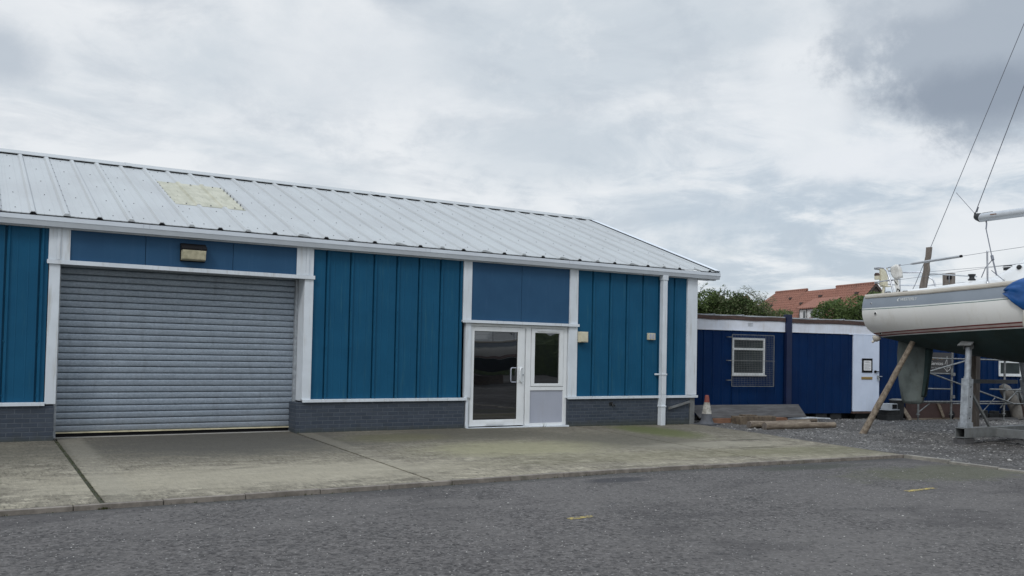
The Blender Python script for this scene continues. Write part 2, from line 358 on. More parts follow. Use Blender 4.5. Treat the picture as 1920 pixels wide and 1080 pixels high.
def concretemat():
    m, t, b = newmat('apron_concrete')
    oc = N(t, 'ShaderNodeTexCoord').outputs['Object']; s = N(t, 'ShaderNodeSeparateXYZ', {0: oc}); x, y, z = s.outputs
    n1 = NOI(t, oc, .55, 6, .6, .4); n2 = NOI(t, MAP(t, oc, 1, 2.6, 1), 1.6, 9, .72); n3 = NOI(t, MAP(t, oc, 3.2, 5, 16), 1.0, 8, .80)
    n4 = NOI(t, MAP(t, oc, 1, .24, 1), 24, 5, .8)
    c = MIX(t, SM(t, n2, .32, .68), (.250, .226, .176), (.128, .114, .087))
    c = MIX(t, M(t, 'MULTIPLY', SM(t, n1, .42, .62), .55), c, (.30, .27, .20))
    c = MIX(t, M(t, 'MULTIPLY', SM(t, n3, .50, .66), .65), c, (.47, .43, .335))
    c = MIX(t, M(t, 'MULTIPLY', SM(t, n3, .47, .33), .75), c, (.080, .073, .056))
    c = MIX(t, M(t, 'MULTIPLY', SM(t, n4, .52, .66), .8), c, (.070, .064, .050))
    c = MIX(t, M(t, 'MULTIPLY', SM(t, n4, .47, .33), .6), c, (.40, .365, .28))
    wob = M(t, 'MULTIPLY', M(t, 'SUBTRACT', n1, .5), 3.0)
    def area(x0, y0, wx, wy, amt):
        a = M(t, 'DIVIDE', M(t, 'SUBTRACT', x, x0), wx); c_ = M(t, 'DIVIDE', M(t, 'SUBTRACT', y, y0), wy)
        r = M(t, 'SQRT', M(t, 'ADD', M(t, 'MULTIPLY', a, a), M(t, 'MULTIPLY', c_, c_)))
        r = M(t, 'ADD', r, M(t, 'MULTIPLY', M(t, 'SUBTRACT', n2, .5), 1.1))
        return M(t, 'MULTIPLY', SM(t, r, 1.15, .35), amt)
    wall_darken = M(t, 'MULTIPLY', SM(t, M(t, 'ADD', y, M(t, 'MULTIPLY', M(t, 'SUBTRACT', n1, .5), 5.0)), -4.9, -1.2), .62)  # concrete gets darker towards the building, edge broken up by noise
    c = MIX(t, wall_darken, c, MIX(t, SM(t, n4, .4, .65), (.118, .107, .083), (.070, .063, .050)))
    c = MIX(t, area(3.8, -.9, 3.3, 2.4, .85), c, (.072, .068, .060))       # rubber and oil stain by the shutter
    c = MIX(t, area(8.6, -.9, 2.4, 1.4, .75), c, (.085, .078, .060))
    c = MIX(t, area(11.2, -2.6, 2.1, 1.7, .7), c, (.095, .088, .068))
    c = MIX(t, area(13.2, -1.2, .95, 1.7, .85), c, (.092, .104, .036))      # algae under the downpipe
    c = MIX(t, area(14.2, -4.9, 2.6, .8, .5), c, (.12, .118, .065))
    c = MIX(t, area(10.2, -4.7, 5.0, .7, .35), c, (.145, .135, .075))
    c = MIX(t, area(6.9, -1.2, 1.3, .8, .4), c, (.12, .112, .05))
    c = MIX(t, area(8.4, -3.2, 2.2, 1.2, .6), c, (.27, .255, .15))
    c = MIX(t, area(14.0, -3.1, .7, .12, .7), c, (.05, .045, .035))
    c = MIX(t, area(13.2, -4.2, .9, .12, .6), c, (.06, .055, .04))
    c = MIX(t, area(-1, -1.5, 2.6, 1.9, .6), c, (.095, .088, .068))
    c = MIX(t, area(3.4, -4.6, 4.0, 1.1, .65), c, (.33, .30, .23))
    bx = M(t, 'MULTIPLY', SM(t, M(t, 'ADD', M(t, 'ABSOLUTE', M(t, 'SUBTRACT', x, 1.60)), M(t, 'MULTIPLY', M(t, 'SUBTRACT', n2, .5), .25)), .24, .10), .32)
    c = MIX(t, bx, c, (.27, .25, .20))
    bx2 = M(t, 'MULTIPLY', SM(t, M(t, 'ADD', M(t, 'ABSOLUTE', M(t, 'SUBTRACT', x, 5.58)), M(t, 'MULTIPLY', M(t, 'SUBTRACT', n2, .5), .25)), .20, .08), .25)
    c = MIX(t, bx2, c, (.25, .23, .18))
    c = MIX(t, area(12.6, -3.6, 2.2, .5, .5), c, (.29, .27, .21))
    t.links.new(c, b.inputs['Base Color']); b.inputs['Roughness'].default_value = .92; b.inputs['Specular IOR Level'].default_value = .25
    bu = N(t, 'ShaderNodeBump', {'Height': M(t, 'ADD', n3, n4), 'Strength': 1.0, 'Distance': .014})
    t.links.new(bu.outputs[0], b.inputs['Normal'])
    return m
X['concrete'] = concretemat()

def asphaltmat():
    m, t, b = newmat('asphalt')
    oc = N(t, 'ShaderNodeTexCoord').outputs['Object']; s = N(t, 'ShaderNodeSeparateXYZ', {0: oc}); x, y, z = s.outputs
    n1 = NOI(t, oc, .35, 6, .6, .5); n2 = NOI(t, oc, 15, 7, .82); n3 = NOI(t, oc, 2.2, 6, .65)
    vo = N(t, 'ShaderNodeTexVoronoi', {'Vector': oc, 'Scale': 34.0}, feature='F1')
    vc = N(t, 'ShaderNodeSeparateColor', {0: vo.outputs['Color']}).outputs
    c = MIX(t, SM(t, n2, .40, .60), (.036, .0335, .0325), (.132, .121, .114))
    c = MIX(t, .42, c, MIX(t, vc[0], (.020, .019, .0195), (.170, .160, .154)))
    c = MIX(t, M(t, 'MULTIPLY', SM(t, n1, .44, .60), .5), c, (.125, .116, .110))
    n5 = NOI(t, MAP(t, oc, .45, 1, 1, (4, 2, 0)), .9, 6, .6, .3)
    c = MIX(t, M(t, 'MULTIPLY', SM(t, n5, .52, .66), .55), c, (.050, .046, .046))
    cr = N(t, 'ShaderNodeTexVoronoi', {'Vector': N(t, 'ShaderNodeVectorMath', {0: oc, 1: N(t, 'ShaderNodeVectorMath', {0: N(t, 'ShaderNodeTexNoise', {'Vector': oc, 'Scale': 2.5, 'Detail': 4.0}).outputs['Color'], 'Scale': .5}, operation='SCALE').outputs[0]}, operation='ADD').outputs[0], 'Scale': .38}, feature='DISTANCE_TO_EDGE').outputs['Distance']
    c = MIX(t, M(t, 'MULTIPLY', M(t, 'MULTIPLY', SM(t, cr, .010, .003), SM(t, n3, .46, .58)), .35), c, (.022, .021, .021))
    c = MIX(t, M(t, 'MULTIPLY', SM(t, n3, .54, .74), .45), c, (.038, .037, .038))
    v2 = N(t, 'ShaderNodeTexVoronoi', {'Vector': oc, 'Scale': 26.0}, feature='F1')
    v2c = N(t, 'ShaderNodeSeparateColor', {0: v2.outputs['Color']}).outputs
    chip = M(t, 'MULTIPLY', M(t, 'LESS_THAN', v2.outputs['Distance'], .24), M(t, 'GREATER_THAN', M(t, 'ADD', v2c[1], M(t, 'MULTIPLY', M(t, 'SUBTRACT', n3, .5), .9)), .86))
    c = MIX(t, M(t, 'MULTIPLY', chip, .75), c, MIX(t, v2c[2], (.16, .155, .15), (.40, .39, .37)))
    v3 = N(t, 'ShaderNodeTexVoronoi', {'Vector': MAP(t, oc, 1, .7, 1, (2.3, 1.1, 0)), 'Scale': 17.0}, feature='F1')
    pit = M(t, 'MULTIPLY', M(t, 'LESS_THAN', v3.outputs['Distance'], .28), M(t, 'GREATER_THAN', N(t, 'ShaderNodeSeparateColor', {0: v3.outputs['Color']}).outputs[0], .72))
    c = MIX(t, M(t, 'MULTIPLY', pit, .7), c, (.020, .019, .019))
    def area(x0, y0, wx, wy, amt, nn=.9):
        a = M(t, 'DIVIDE', M(t, 'SUBTRACT', x, x0), wx); c_ = M(t, 'DIVIDE', M(t, 'SUBTRACT', y, y0), wy)
        r = M(t, 'SQRT', M(t, 'ADD', M(t, 'MULTIPLY', a, a), M(t, 'MULTIPLY', c_, c_)))
        r = M(t, 'ADD', r, M(t, 'MULTIPLY', M(t, 'SUBTRACT', n3, .5), nn))
        return M(t, 'MULTIPLY', SM(t, r, 1.15, .5), amt)
    c = MIX(t, area(8.0, -6.45, .62, .26, .8), c, (.034, .034, .038))        # old oil patch
    c = MIX(t, area(12.2, -6.3, 1.5, .32, .75), c, (.045, .048, .038))
    c = MIX(t, area(14.4, -7.6, 3.0, .9, .5, 1.6), c, (.088, .092, .05))
    c = MIX(t, area(7.0, -5.95, 12, .22, .6, 1.2), c, (.05, .05, .048))
    t.links.new(c, b.inputs['Base Color']); b.inputs['Roughness'].default_value = .9; b.inputs['Specular IOR Level'].default_value = .3
    bu = N(t, 'ShaderNodeBump', {'Height': M(t, 'ADD', n2, vo.outputs['Distance']), 'Strength': .8, 'Distance': .008})
    t.links.new(bu.outputs[0], b.inputs['Normal'])
    return m
X['asphalt'] = asphaltmat()
def gravelmat():
    m, t, b = newmat('gravel')
    oc = N(t, 'ShaderNodeTexCoord').outputs['Object']
    vo = N(t, 'ShaderNodeTexVoronoi', {'Vector': oc, 'Scale': 34.0}, feature='F1'); vc = N(t, 'ShaderNodeSeparateColor', {0: vo.outputs['Color']}).outputs
    n1 = NOI(t, oc, .8, 6, .6); n2 = NOI(t, oc, 9, 6, .7)
    c = MIX(t, vc[0], (.060, .057, .055), (.155, .148, .140))
    c = MIX(t, M(t, 'MULTIPLY', M(t, 'GREATER_THAN', vc[1], .93), .8), c, (.36, .35, .33))
    c = MIX(t, M(t, 'MULTIPLY', SM(t, n1, .42, .58), .7), c, (.055, .050, .047))
    c = MIX(t, M(t, 'MULTIPLY', SM(t, n2, .5, .72), .45), c, (.125, .118, .110))
    t.links.new(c, b.inputs['Base Color']); b.inputs['Roughness'].default_value = .95
    bu = N(t, 'ShaderNodeBump', {'Height': M(t, 'ADD', n2, M(t, 'MULTIPLY', vo.outputs['Distance'], -1.0)), 'Strength': 1.0, 'Distance': .018})
    t.links.new(bu.outputs[0], b.inputs['Normal'])
    return m
X['gravel'] = gravelmat()
X['stoneL'] = mk('stone_pale', (.40, .385, .36), (.28, .27, .25), 8, .9)
X['stoneM'] = mk('stone_mid', (.21, .205, .20), (.14, .137, .133), 8, .9)
X['stoneD'] = mk('stone_dark', (.06, .058, .058), None, 8, .9)
def paintmat():
    m, t, b = newmat('worn_yellow_paint')
    oc = N(t, 'ShaderNodeTexCoord').outputs['Object']; n = NOI(t, oc, 22, 6, .75)
    c = MIX(t, SM(t, n, .40, .58), (.42, .32, .075), (.10, .09, .07))
    t.links.new(c, b.inputs['Base Color']); b.inputs['Roughness'].default_value = .85
    return m
X['yellow'] = paintmat()
def leafmat(name, a, c2, c3):
    m, t, b = newmat(name)
    oc = N(t, 'ShaderNodeTexCoord').outputs['Object']
    n = NOI(t, oc, 2.2, 4, .6); n2 = NOI(t, oc, 23, 3, .6)
    c = MIX(t, SM(t, n, .38, .62), a, c2); c = MIX(t, SM(t, n2, .5, .75), c, c3)
    t.links.new(c, b.inputs['Base Color']); b.inputs['Roughness'].default_value = .6
    b.inputs['Specular IOR Level'].default_value = .3
    tr = N(t, 'ShaderNodeBsdfTranslucent', {'Color': c}); ms = N(t, 'ShaderNodeMixShader', {0: .3, 1: b.outputs[0], 2: tr.outputs[0]})
    out = [n_ for n_ in t.nodes if n_.type == 'OUTPUT_MATERIAL'][0]; t.links.new(ms.outputs[0], out.inputs[0])
    return m
X['leafA'] = leafmat('leaf_dark', (.05, .08, .028), (.085, .125, .042), (.14, .17, .07))
X['leafB'] = leafmat('leaf_bright', (.075, .12, .032), (.115, .165, .048), (.17, .20, .09))
X['leafC'] = leafmat('leaf_olive', (.10, .115, .055), (.13, .135, .07), (.17, .165, .10))

# ================================================================== SETTING: ground
def zx(x): return -.0115 * max(0.0, min(x, 15.5) - 8.5)
def z_ap(x, y): return zx(x) + .021 * y
def z_road(x, y): return -.178 + zx(x) if x < 15.42 else -.6
def z_gr(x, y): return -.085 + .0195 * max(-7.6, min(0, y))
xs = [-900, -300, -100, -40, -12, -6, 0, 3, 6, 8.5, 10, 12, 14, 15.41, 15.43, 18, 30, 80, 300, 900]
ys = [-900, -300, -100, -50, -30, -20, -12, -9, -6, -3, 0, 6, 20, 60, 200, 900]
tag(MB().grid(lambda x, y: (x, y, z_road(x, y)), xs, ys).build('asphalt_ground', X['asphalt']), kind='structure')
gx = [15.40] + [15.5 + .16 * i for i in range(100)] + [33, 40, 60, 120]
gy = [-60, -30, -20] + [-14 + .16 * i for i in range(100)] + [3, 6, 12, 30, 60, 120]
def gfn(x, y):
    n = 0.0
    if x > 15.5: n = .028 * noise.noise(Vector((x * 1.3, y * 1.3, 0))) + .016 * noise.noise(Vector((x * 4.5, y * 4.5, 3)))
    return (x, y, z_gr(x, y) + n * min(1, max(0, (x - 15.5) * 2)))
tag(MB().grid(gfn, gx, gy, smooth=True).build('gravel_yard', X['gravel']), kind='structure')

KY = lambda x: -5.90 + .009 * x
mb = MB(); jm = MB()
for x0, x1 in ((-9, 1.33), (1.385, 5.385), (5.425, 11.885), (11.915, 15.5)):
    k = max(2, int((x1 - x0) / .5))
    uu = [x0 + (x1 - x0) * i / k for i in range(k + 1)]
    def top(u, v): 
        y = KY(u) * (1 - v) + (.65 if u < 5.45 else .12) * v
        return (u, y, z_ap(u, y) + .003 * noise.noise(Vector((u * .8, y * .8, 1))))
    mb.grid(top, uu, [i / 12 for i in range(13)])
    for xe in (x0, x1):
        ya = KY(xe); mb.add([(xe, ya, z_ap(xe, ya)), (xe, .12, z_ap(xe, .12)), (xe, .12, -.5), (xe, ya, -.5)], [(0, 1, 2, 3) if xe == x1 else (3, 2, 1, 0)])
    mb.add([(x0, KY(x0), z_ap(x0, KY(x0))), (x1, KY(x1), z_ap(x1, KY(x1))), (x1, KY(x1), -.5), (x0, KY(x0), -.5)], [(3, 2, 1, 0)])
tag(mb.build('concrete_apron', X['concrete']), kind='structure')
for x0, x1, dz_ in ((1.33, 1.385, -.012), (5.385, 5.425, -.012), (11.885, 11.915, -.012)):
    jm.grid(lambda u, v: (u, v, z_ap(u, v) + dz_ + .006 * noise.noise(Vector((u * 30, v * 7, 0)))), [x0, (x0 + x1) / 2, x1], [KY(x0) + i * (.1 - KY(x0)) / 60 for i in range(61)])
tag(jm.build('joint_filler', X['moss']), kind='structure')
mb = MB(); x = -9.0
while x < 15.45:
    x1 = min(x + .91, 15.5); g = .002
    y0, y1 = KY(x), KY(x1); j = random.uniform(-.004, .004)
    A = [(x + g, y0 - .075 + j), (x1 - g, y1 - .075 + j), (x1 - g, y1 - .002 + j), (x + g, y0 - .002 + j)]
    tz = [z_ap(a, b) + .004 + j for a, b in A]
    vs = [(a, b, -.6) for a, b in A] + [(a, b, z) for (a, b), z in zip(A, tz)]
    mb.add(vs, [(4, 5, 6, 7), (0, 1, 5, 4), (1, 2, 6, 5), (2, 3, 7, 6), (3, 0, 4, 7)])
    x += .915
tag(mb.build('kerb', X['kerb'], bevel=.005), kind='structure')
mb = MB(); y = KY(15.4) - .1
while y > -40:
    mb.box(15.34, 15.44, y - .90, y - .01, -.5, z_gr(16, y) + .006 + random.uniform(-.006, .006)); y -= .91
tag(mb.build('yard_edging', X['edging'], bevel=.008), kind='structure')
mb = MB()
for (xa, ya, xb, yb, wd) in ((5.64, -8.62, 5.98, -8.60, .085), (11.22, -8.80, 11.95, -8.74, .095)):
    k = 14; up = []; lo = []
    for i in range(k + 1):
        u = i / k; px, py = xa + (xb - xa) * u, ya + (yb - ya) * u
        up.append((px, py + wd * (.5 + .18 * noise.noise(Vector((i * .9, xa, 0)))), 0)); lo.append((px, py - wd * (.5 + .18 * noise.noise(Vector((i * .9, xa, 5)))), 0))
    P = [(a, b, z_road(a, b) + .004) for a, b, _ in lo + up]
    mb.add(P, [(i, i + 1, k + 2 + i, k + 1 + i) for i in range(k)])
tag(mb.build('road_marking', X['yellow']), kind='structure')

def pebbles(name, n, area, zf, smin, smax, mats, wts, flat=.6):
    mb = MB()
    for _ in range(n):
        x, y = area(); z = zf(x, y); s = random.uniform(smin, smax) * (1 if random.random() > .06 else 1.8)
        a = random.uniform(0, 6.28); mi = random.choices(range(len(mats)), wts)[0]
        vs = []
        for k in range(5):
            t = a + k * 1.2566; q = s * random.uniform(.7, 1.15); vs.append((x + q * math.cos(t), y + q * math.sin(t), z + s * random.uniform(-.1, .25) * flat))
        vs.append((x + s * random.uniform(-.2, .2), y + s * random.uniform(-.2, .2), z + s * random.uniform(.7, 1.1) * flat))
        mb.add(vs, [(k, (k + 1) % 5, 5) for k in range(5)], mi)
    return tag(mb.build(name, mats), kind='stuff')
o = pebbles('gravel_stones', 11000, lambda: (15.5 + 11 * random.random() ** .8, random.uniform(-9.5, .9)), lambda x, y: gfn(x, y)[2], .009, .030, [X['stoneL'], X['stoneM'], X['stoneD']], [.07, .45, .48])
tag(o, 'loose grey and pale stones over the yard by the cabins', 'gravel')
def ga():
    r = 4.5 + 12 * random.random() ** 1.6; a = R(random.uniform(-3, 64))
    return (r * math.sin(a), -16.6 + r * math.cos(a))
def ga2():
    while True:
        x, y = ga()
        if x < 15.3 and y < KY(x) - .1: return x, y
o = pebbles('loose_grit', 5200, ga2, lambda x, y: z_road(x, y) + .001, .003, .010, [X['stoneL'], X['stoneM'], X['stoneD']], [.35, .4, .25], .7)
tag(o, 'loose pale grit scattered over the dark asphalt', 'grit')

wd = MB()
def tuft(x, y, z, n, h):
    for _ in range(n):
        a = random.uniform(0, 6.28); l = h * random.uniform(.5, 1.2); b = Vector((x + random.gauss(0, .02), y + random.gauss(0, .012), z)); t = b + Vector((math.cos(a) * l * .5, math.sin(a) * l * .5, l)); sd = Vector((-math.sin(a), math.cos(a), 0)) * .004
        wd.add([b - sd, b + sd, t], [(0, 1, 2)])
for _ in range(150):
    x = random.uniform(-3, 15.4); x = 1.36 + random.gauss(0, .01) if random.random() < .25 else x
    tuft(x, KY(x) - .085, z_road(x, -6), random.randint(2, 6), random.uniform(.012, .035))
for _ in range(70):
    y = random.uniform(-5.7, -.2); tuft(1.358 + random.gauss(0, .006), y, z_ap(1.36, y) - .01, 4, .02)
for _ in range(60):
    x = random.uniform(11.7, 15.2); tuft(x, -.03, z_ap(x, 0), 3, .03)
for x, h in ((10.95, .20), (11.02, .12), (9.0, .06), (5.42, .05), (5.3, -.0)): tuft(x, -.06, z_ap(x, -.06), 3, h)
tag(tag(wd.build('weeds', leafmat('weed_leaf', (.05, .07, .025), (.08, .085, .035), (.11, .10, .05))), kind='stuff'), 'tiny weeds in the concrete joint and along the kerb', 'weeds')

# ================================================================== INDUSTRIAL UNIT
U = thing('industrial_unit', 'low teal clad industrial unit with pale pitched metal roof and roller shutter', 'building', (4, 0, 0))
XL, XR, XV = -9.0, 15.50, 16.10
SL = .357
def zr(y): return 3.70 + SL * (min(y, 10.8 - y) + .15)
# --- wall body behind the cladding
mb = MB()
mb.box(XL, 1.20, .09, .30, -.3, 3.62); mb.box(5.62, 8.95, .09, .30, -.3, 3.62); mb.box(11.80, XR - .03, .09, .30, -.3, 3.62)
mb.box(1.20, 5.62, .09, .30, 3.00, 3.62); mb.box(8.95, 11.80, .09, .30, 2.26, 3.62)
mb.box(XR - .20, XR - .03, .30, 10.7, -.3, 3.66); mb.box(XL, XL + .2, .30, 10.7, -.3, 3.66); mb.box(XL + .2, XR - .2, 10.5, 10.7, -.3, 3.62)
for xg in (XL + .02, XR - .22):
    mb.prism([(.05, 3.62), (10.75, 3.62), (5.4, zr(5.4) - .06)], xg, xg + .19, lambda p, q, a: (a, p, q))
mb.build('wall', X['navyd'], U)
mb = MB(); mb.box(1.0, 5.9, .62, 6.0, -.35, -.02); mb.build('floor_slab', X['conc2'], U)
# --- ribbed cladding panels
def cladding(x0, x1, z0, z1, ribs):
    prof = [(x0, 0.0)]; ribs = sorted(ribs)
    for r in ribs:
        for dx_, dy_ in ((-.026, 0), (-.022, .040), (.004, .040), (.008, -.006), (.022, -.026), (.046, -.026), (.062, 0)):
            if x0 < r + dx_ < x1: prof.append((r + dx_, dy_))
        for o_ in (.165, .325):
            for dx_, dy_ in ((-.012, 0), (0, -.004), (.012, 0)):
                if x0 < r + o_ + dx_ < x1: prof.append((r + o_ + dx_, dy_))
    prof.append((x1, 0.0))
    mb = MB(); k = len(prof)
    vs = [(p, q + .03, z) for z in (z0, z1) for p, q in prof]
    mb.add(vs, [(i, i + 1, k + i + 1, k + i) for i in range(k - 1)])
    for r in ribs:
        if x0 + .05 < r < x1 - .05:
            for z in (z0 + .12, z0 + 1.0, z0 + 1.75, z1 - .12):
                mb.box(r - .009, r + .009, -.008, .0, z - .009, z + .009)
    return mb.build('wall_cladding', X['teal'], U)
cladding(XL, 1.16, .63, 3.56, [1.04 - .49 * i for i in range(21)])
cladding(5.67, 8.93, .63, 3.56, [5.945 + .492 * i for i in range(6)] + [8.86])
cladding(11.88, 15.18, .63, 3.56, [12.32 + .4935 * i for i in range(6)])
# --- flat fascia panels
for x0, x1, z0, z1 in ((1.47, 2.652, 2.985, 3.55), (2.660, 4.150, 2.985, 3.55), (4.158, 5.345, 2.985, 3.55), (9.12, 10.372, 2.262, 3.55), (10.380, 11.65, 2.262, 3.55)):
    mb = MB(); mb.box(x0, x1, .012, .055, z0, z1); mb.build('fascia_panel', X['fascia'], U, bevel=.003)
# --- white posts, lintels, trims
def trim(name, x0, x1, y0, y1, z0, z1, m='white'):
    mb = MB(); mb.box(x0, x1, y0, y1, z0, z1); return mb.build(name, X[m], U, bevel=.004)
def post(x0, x1, z0, z1, lip=None):
    mb = MB(); mb.box(x0, x1, -.012, .055, z0, z1)
    if lip: mb.box(lip, lip + .05, -.030, -.0135, z0 + .003, z1 - .003)
    for z in (z0 + .09, (z0 + z1) / 2, z1 - .09): mb.box((x0 + x1) / 2 - .01, (x0 + x1) / 2 + .01, -.016, -.011, z - .01, z + .01)
    return mb.build('trim_post', X['white'], U, bevel=.003)
post(1.155, 1.475, 2.99, 3.56, 1.275); post(5.34, 5.668, 2.99, 3.56, 5.525)
post(8.925, 9.125, 2.268, 3.56); post(11.645, 11.878, 2.268, 3.56)
mb = MB(); mb.box(15.175, 15.50, -.018, .05, .642, 3.56); mb.box(15.44, 15.50, .05, .30, .642, 3.62); mb.build('corner_post', X['white'], U, bevel=.006)
# shutter surround
mb = MB(); mb.box(1.135, 5.69, -.05, .46, 2.935, 2.982); mb.box(1.135, 5.69, -.053, -.045, 2.915, 2.986); mb.build('lintel', X['white'], U, bevel=.003)
mb = MB(); mb.box(1.172, 1.335, -.02, .46, .60, 2.933); mb.build('door_jamb', X['white'], U, bevel=.004)
mb = MB(); mb.box(5.50, 5.672, -.02, .46, .60, 2.933); mb.build('door_jamb', X['white'], U, bevel=.004)
mb = MB(); mb.box(5.445, 5.497, .34, .47, -.02, 2.93); mb.build('guide_rail', X['galv'], U)
mb = MB(); mb.box(1.337, 1.38, .34, .47, -.02, 2.93); mb.build('guide_rail', X['galv'], U)
# --- roller shutter
S = MB(); pitch = .1122; prof = []
z = .097; jit = 0.0
while z < 2.93:
    for a, b in ((0, .036), (.035, .034), (.045, -.002), (.10, -.010), (.25, -.014), (.50, -.0155), (.75, -.014), (.88, -.009), (.935, -.001), (.945, .034)): prof.append((z + a * pitch, .425 + b + jit))
    z += pitch; jit = random.uniform(-.0022, .0022)
k = len(prof)
vs = [(xx, q, p) for xx in (1.36, 5.47) for p, q in prof]
S.add(vs, [(i, i + 1, k + i + 1, k + i) for i in range(k - 1)])
SH = S.build('roller_shutter', X['shutter'], U)
for p in SH.data.polygons: p.use_smooth = False
mb = MB(); mb.box(1.385, 5.44, .392, .44, .074, .096); mb.build('bottom_rail', X['creamrail'], SH, bevel=.004)
mb = MB(); mb.box(1.385, 5.44, .425, .45, .012, .074); mb.build('rubber_seal', X['black'], SH)
mb = MB(); mb.box(1.36, 5.50, .30, .62, -.05, .012); mb.build('door_sill', X['conc2'], U, bevel=.006)
# --- sill trims and brick plinth
for x0, x1 in ((XL, 1.172), (5.50, 9.04), (11.60, 15.52)):
    mb = MB(); mb.box(x0, x1, -.055, .055, .598, .632); mb.box(x0, x1, -.055, -.048, .575, .598); mb.build('sill_trim', X['white'], U, bevel=.003)
for x0, x1, yb in ((XL, 1.318, .47), (5.395, 9.0, .47), (11.63, 15.27, .30)):
    mb = MB(); mb.box(x0, x1, -.012, yb, -.35, .574); mb.build('brick_plinth', X['brick'], U, bevel=.004)
mb = MB(); mb.box(15.30, 15.46, .0, .3, -.3, .574); mb.build('plinth_end', X['steelgrey'], U)
# grey closing bar and tap on the plinth
mb = MB(); mb.bar((14.62, -.05, .335), (15.25, -.05, .475), .035, .055); mb.box(14.59, 14.65, -.05, -.011, .30, .36); mb.box(15.22, 15.27, -.05, -.011, .45, .50)
mb.build('closing_bar', X['steelgrey'], U, bevel=.004)
mb = MB(); mb.tube([(12.85, -.01, .46), (12.85, -.06, .46), (12.85, -.085, .44), (12.85, -.09, .39)], .014, 8); mb.tube([(12.82, -.05, .49), (12.88, -.05, .49)], .01, 6); mb.box(12.80, 12.90, -.03, -.0125, .43, .49)
mb.tube([(12.90, -.02, .45), (12.94, -.04, .43), (12.955, -.04, .40)], .01, 6)
mb.build('outdoor_tap', X['junk'], U)
# --- entrance door set
mb = MB(); mb.box(8.90, 11.895, -.055, .05, 2.222, 2.262); mb.box(8.90, 11.895, -.058, -.05, 2.205, 2.266); mb.build('lintel', X['white'], U, bevel=.003)
trim('door_jamb', 9.0, 9.128, -.012, .10, .632, 2.205); trim('door_jamb', 11.64, 11.875, -.012, .10, .632, 2.205)
trim('door_jamb', 9.03, 9.085, -.02, .10, -.06, .574)
mb = MB(); y0, y1 = .04, .115
mb.box(9.09, 9.135, y0, y1, .0, 2.20); mb.box(9.135, 11.63, y0, y1, 2.145, 2.20); mb.box(10.50, 10.515, y0, y1, .0, 2.145); mb.box(10.53, 10.66, y0 - .004, y1, .0, 2.145)
mb.box(11.535, 11.63, y0, y1, .0, 2.145); mb.box(10.66, 11.535, y0, y1, .772, .855); mb.box(10.66, 11.535, y0, y1, -.02, .055)
DF = mb.build('door_frame', X['upvc'], U, bevel=.005)
mb = MB(); mb.box(9.05, 11.66, -.05, .12, -.09, -.004); mb.build('threshold', X['white'], U, bevel=.005)
DY0, DY1 = .03, .095
mb = MB(); mb.box(9.142, 9.232, DY0, DY1, .02, 2.138); mb.box(10.318, 10.492, DY0, DY1, .02, 2.138); mb.box(9.232, 10.318, DY0, DY1, 2.040, 2.138); mb.box(9.232, 10.318, DY0, DY1, .02, .155)
DR = mb.build('entrance_door', X['upvc'], U, bevel=.006)
mb = MB(); mb.box(9.232, 10.318, .06, .07, .155, 2.040); mb.build('glass', X['glass'], DR)
mb = MB()
for (xa, xb, za, zb) in ((9.232, 9.240, .155, 2.04), (10.310, 10.318, .155, 2.04), (9.24, 10.31, .155, .163), (9.24, 10.31, 2.032, 2.04)): mb.box(xa, xb, .052, .060, za, zb)
mb.build('gasket', X['black'], DR)
def dhandle(x, zc, yy, m):
    mb = MB(); mb.tube([(x + .09, yy, zc + .155), (x + .05, yy - .035, zc + .155), (x + .012, yy - .06, zc + .135), (x, yy - .065, zc + .09), (x, yy - .065, zc - .09), (x + .012, yy - .06, zc - .135), (x + .05, yy - .035, zc - .155), (x + .09, yy, zc - .155)], .016, 8)
    return mb.build('handle', m, DR)
dhandle(10.345, 1.11, .03, X['upvc'])
mb = MB(); mb.box(10.36, 10.45, .018, .0295, .965, 1.265); mb.build('lock_plate', X['upvc'], DR, bevel=.005)
mb = MB(); mb.lathe([(.018, 0), (.018, .008)], (10.455, .018, 1.115), 12, axis=(0, -1, 0)); mb.build('lock', X['galv'], DR)
mb = MB(); mb.tube([(10.19, .05, 1.265), (10.165, .045, 1.25), (10.16, .045, 1.2), (10.16, .045, 1.02), (10.165, .045, .97), (10.19, .05, .955)], .012, 8); mb.tube([(10.19, .05, 1.265), (10.30, .052, 1.265)], .012, 8); mb.tube([(10.19, .05, .955), (10.30, .052, .955)], .012, 8)
mb.build('handle', X['panelgrey'], DR)
mb = MB(); mb.box(9.535, 9.985, .012, .0295, .040, .125); mb.box(9.56, 9.96, .006, .0115, .058, .108); mb.build('letterbox', X['upvc'], DR, bevel=.004)
mb = MB(); mb.box(10.672, 10.762, DY0, DY1, .862, 2.138); mb.box(11.418, 11.525, DY0, DY1, .862, 2.138); mb.box(10.762, 11.418, DY0, DY1, 2.042, 2.138); mb.box(10.762, 11.418, DY0, DY1, .862, .925)
SW = mb.build('side_window', X['upvc'], U, bevel=.006)
mb = MB(); mb.box(10.762, 11.418, .06, .07, .925, 2.042); mb.build('glass', X['glass'], SW)
mb = MB(); mb.box(10.82, 11.37, .012, .0295, 2.076, 2.100); mb.build('trickle_vent', X['upvc'], SW, bevel=.004)
mb = MB(); mb.box(10.662, 11.533, .06, .09, .057, .770); mb.build('lower_panel', X['panelgrey'], U)
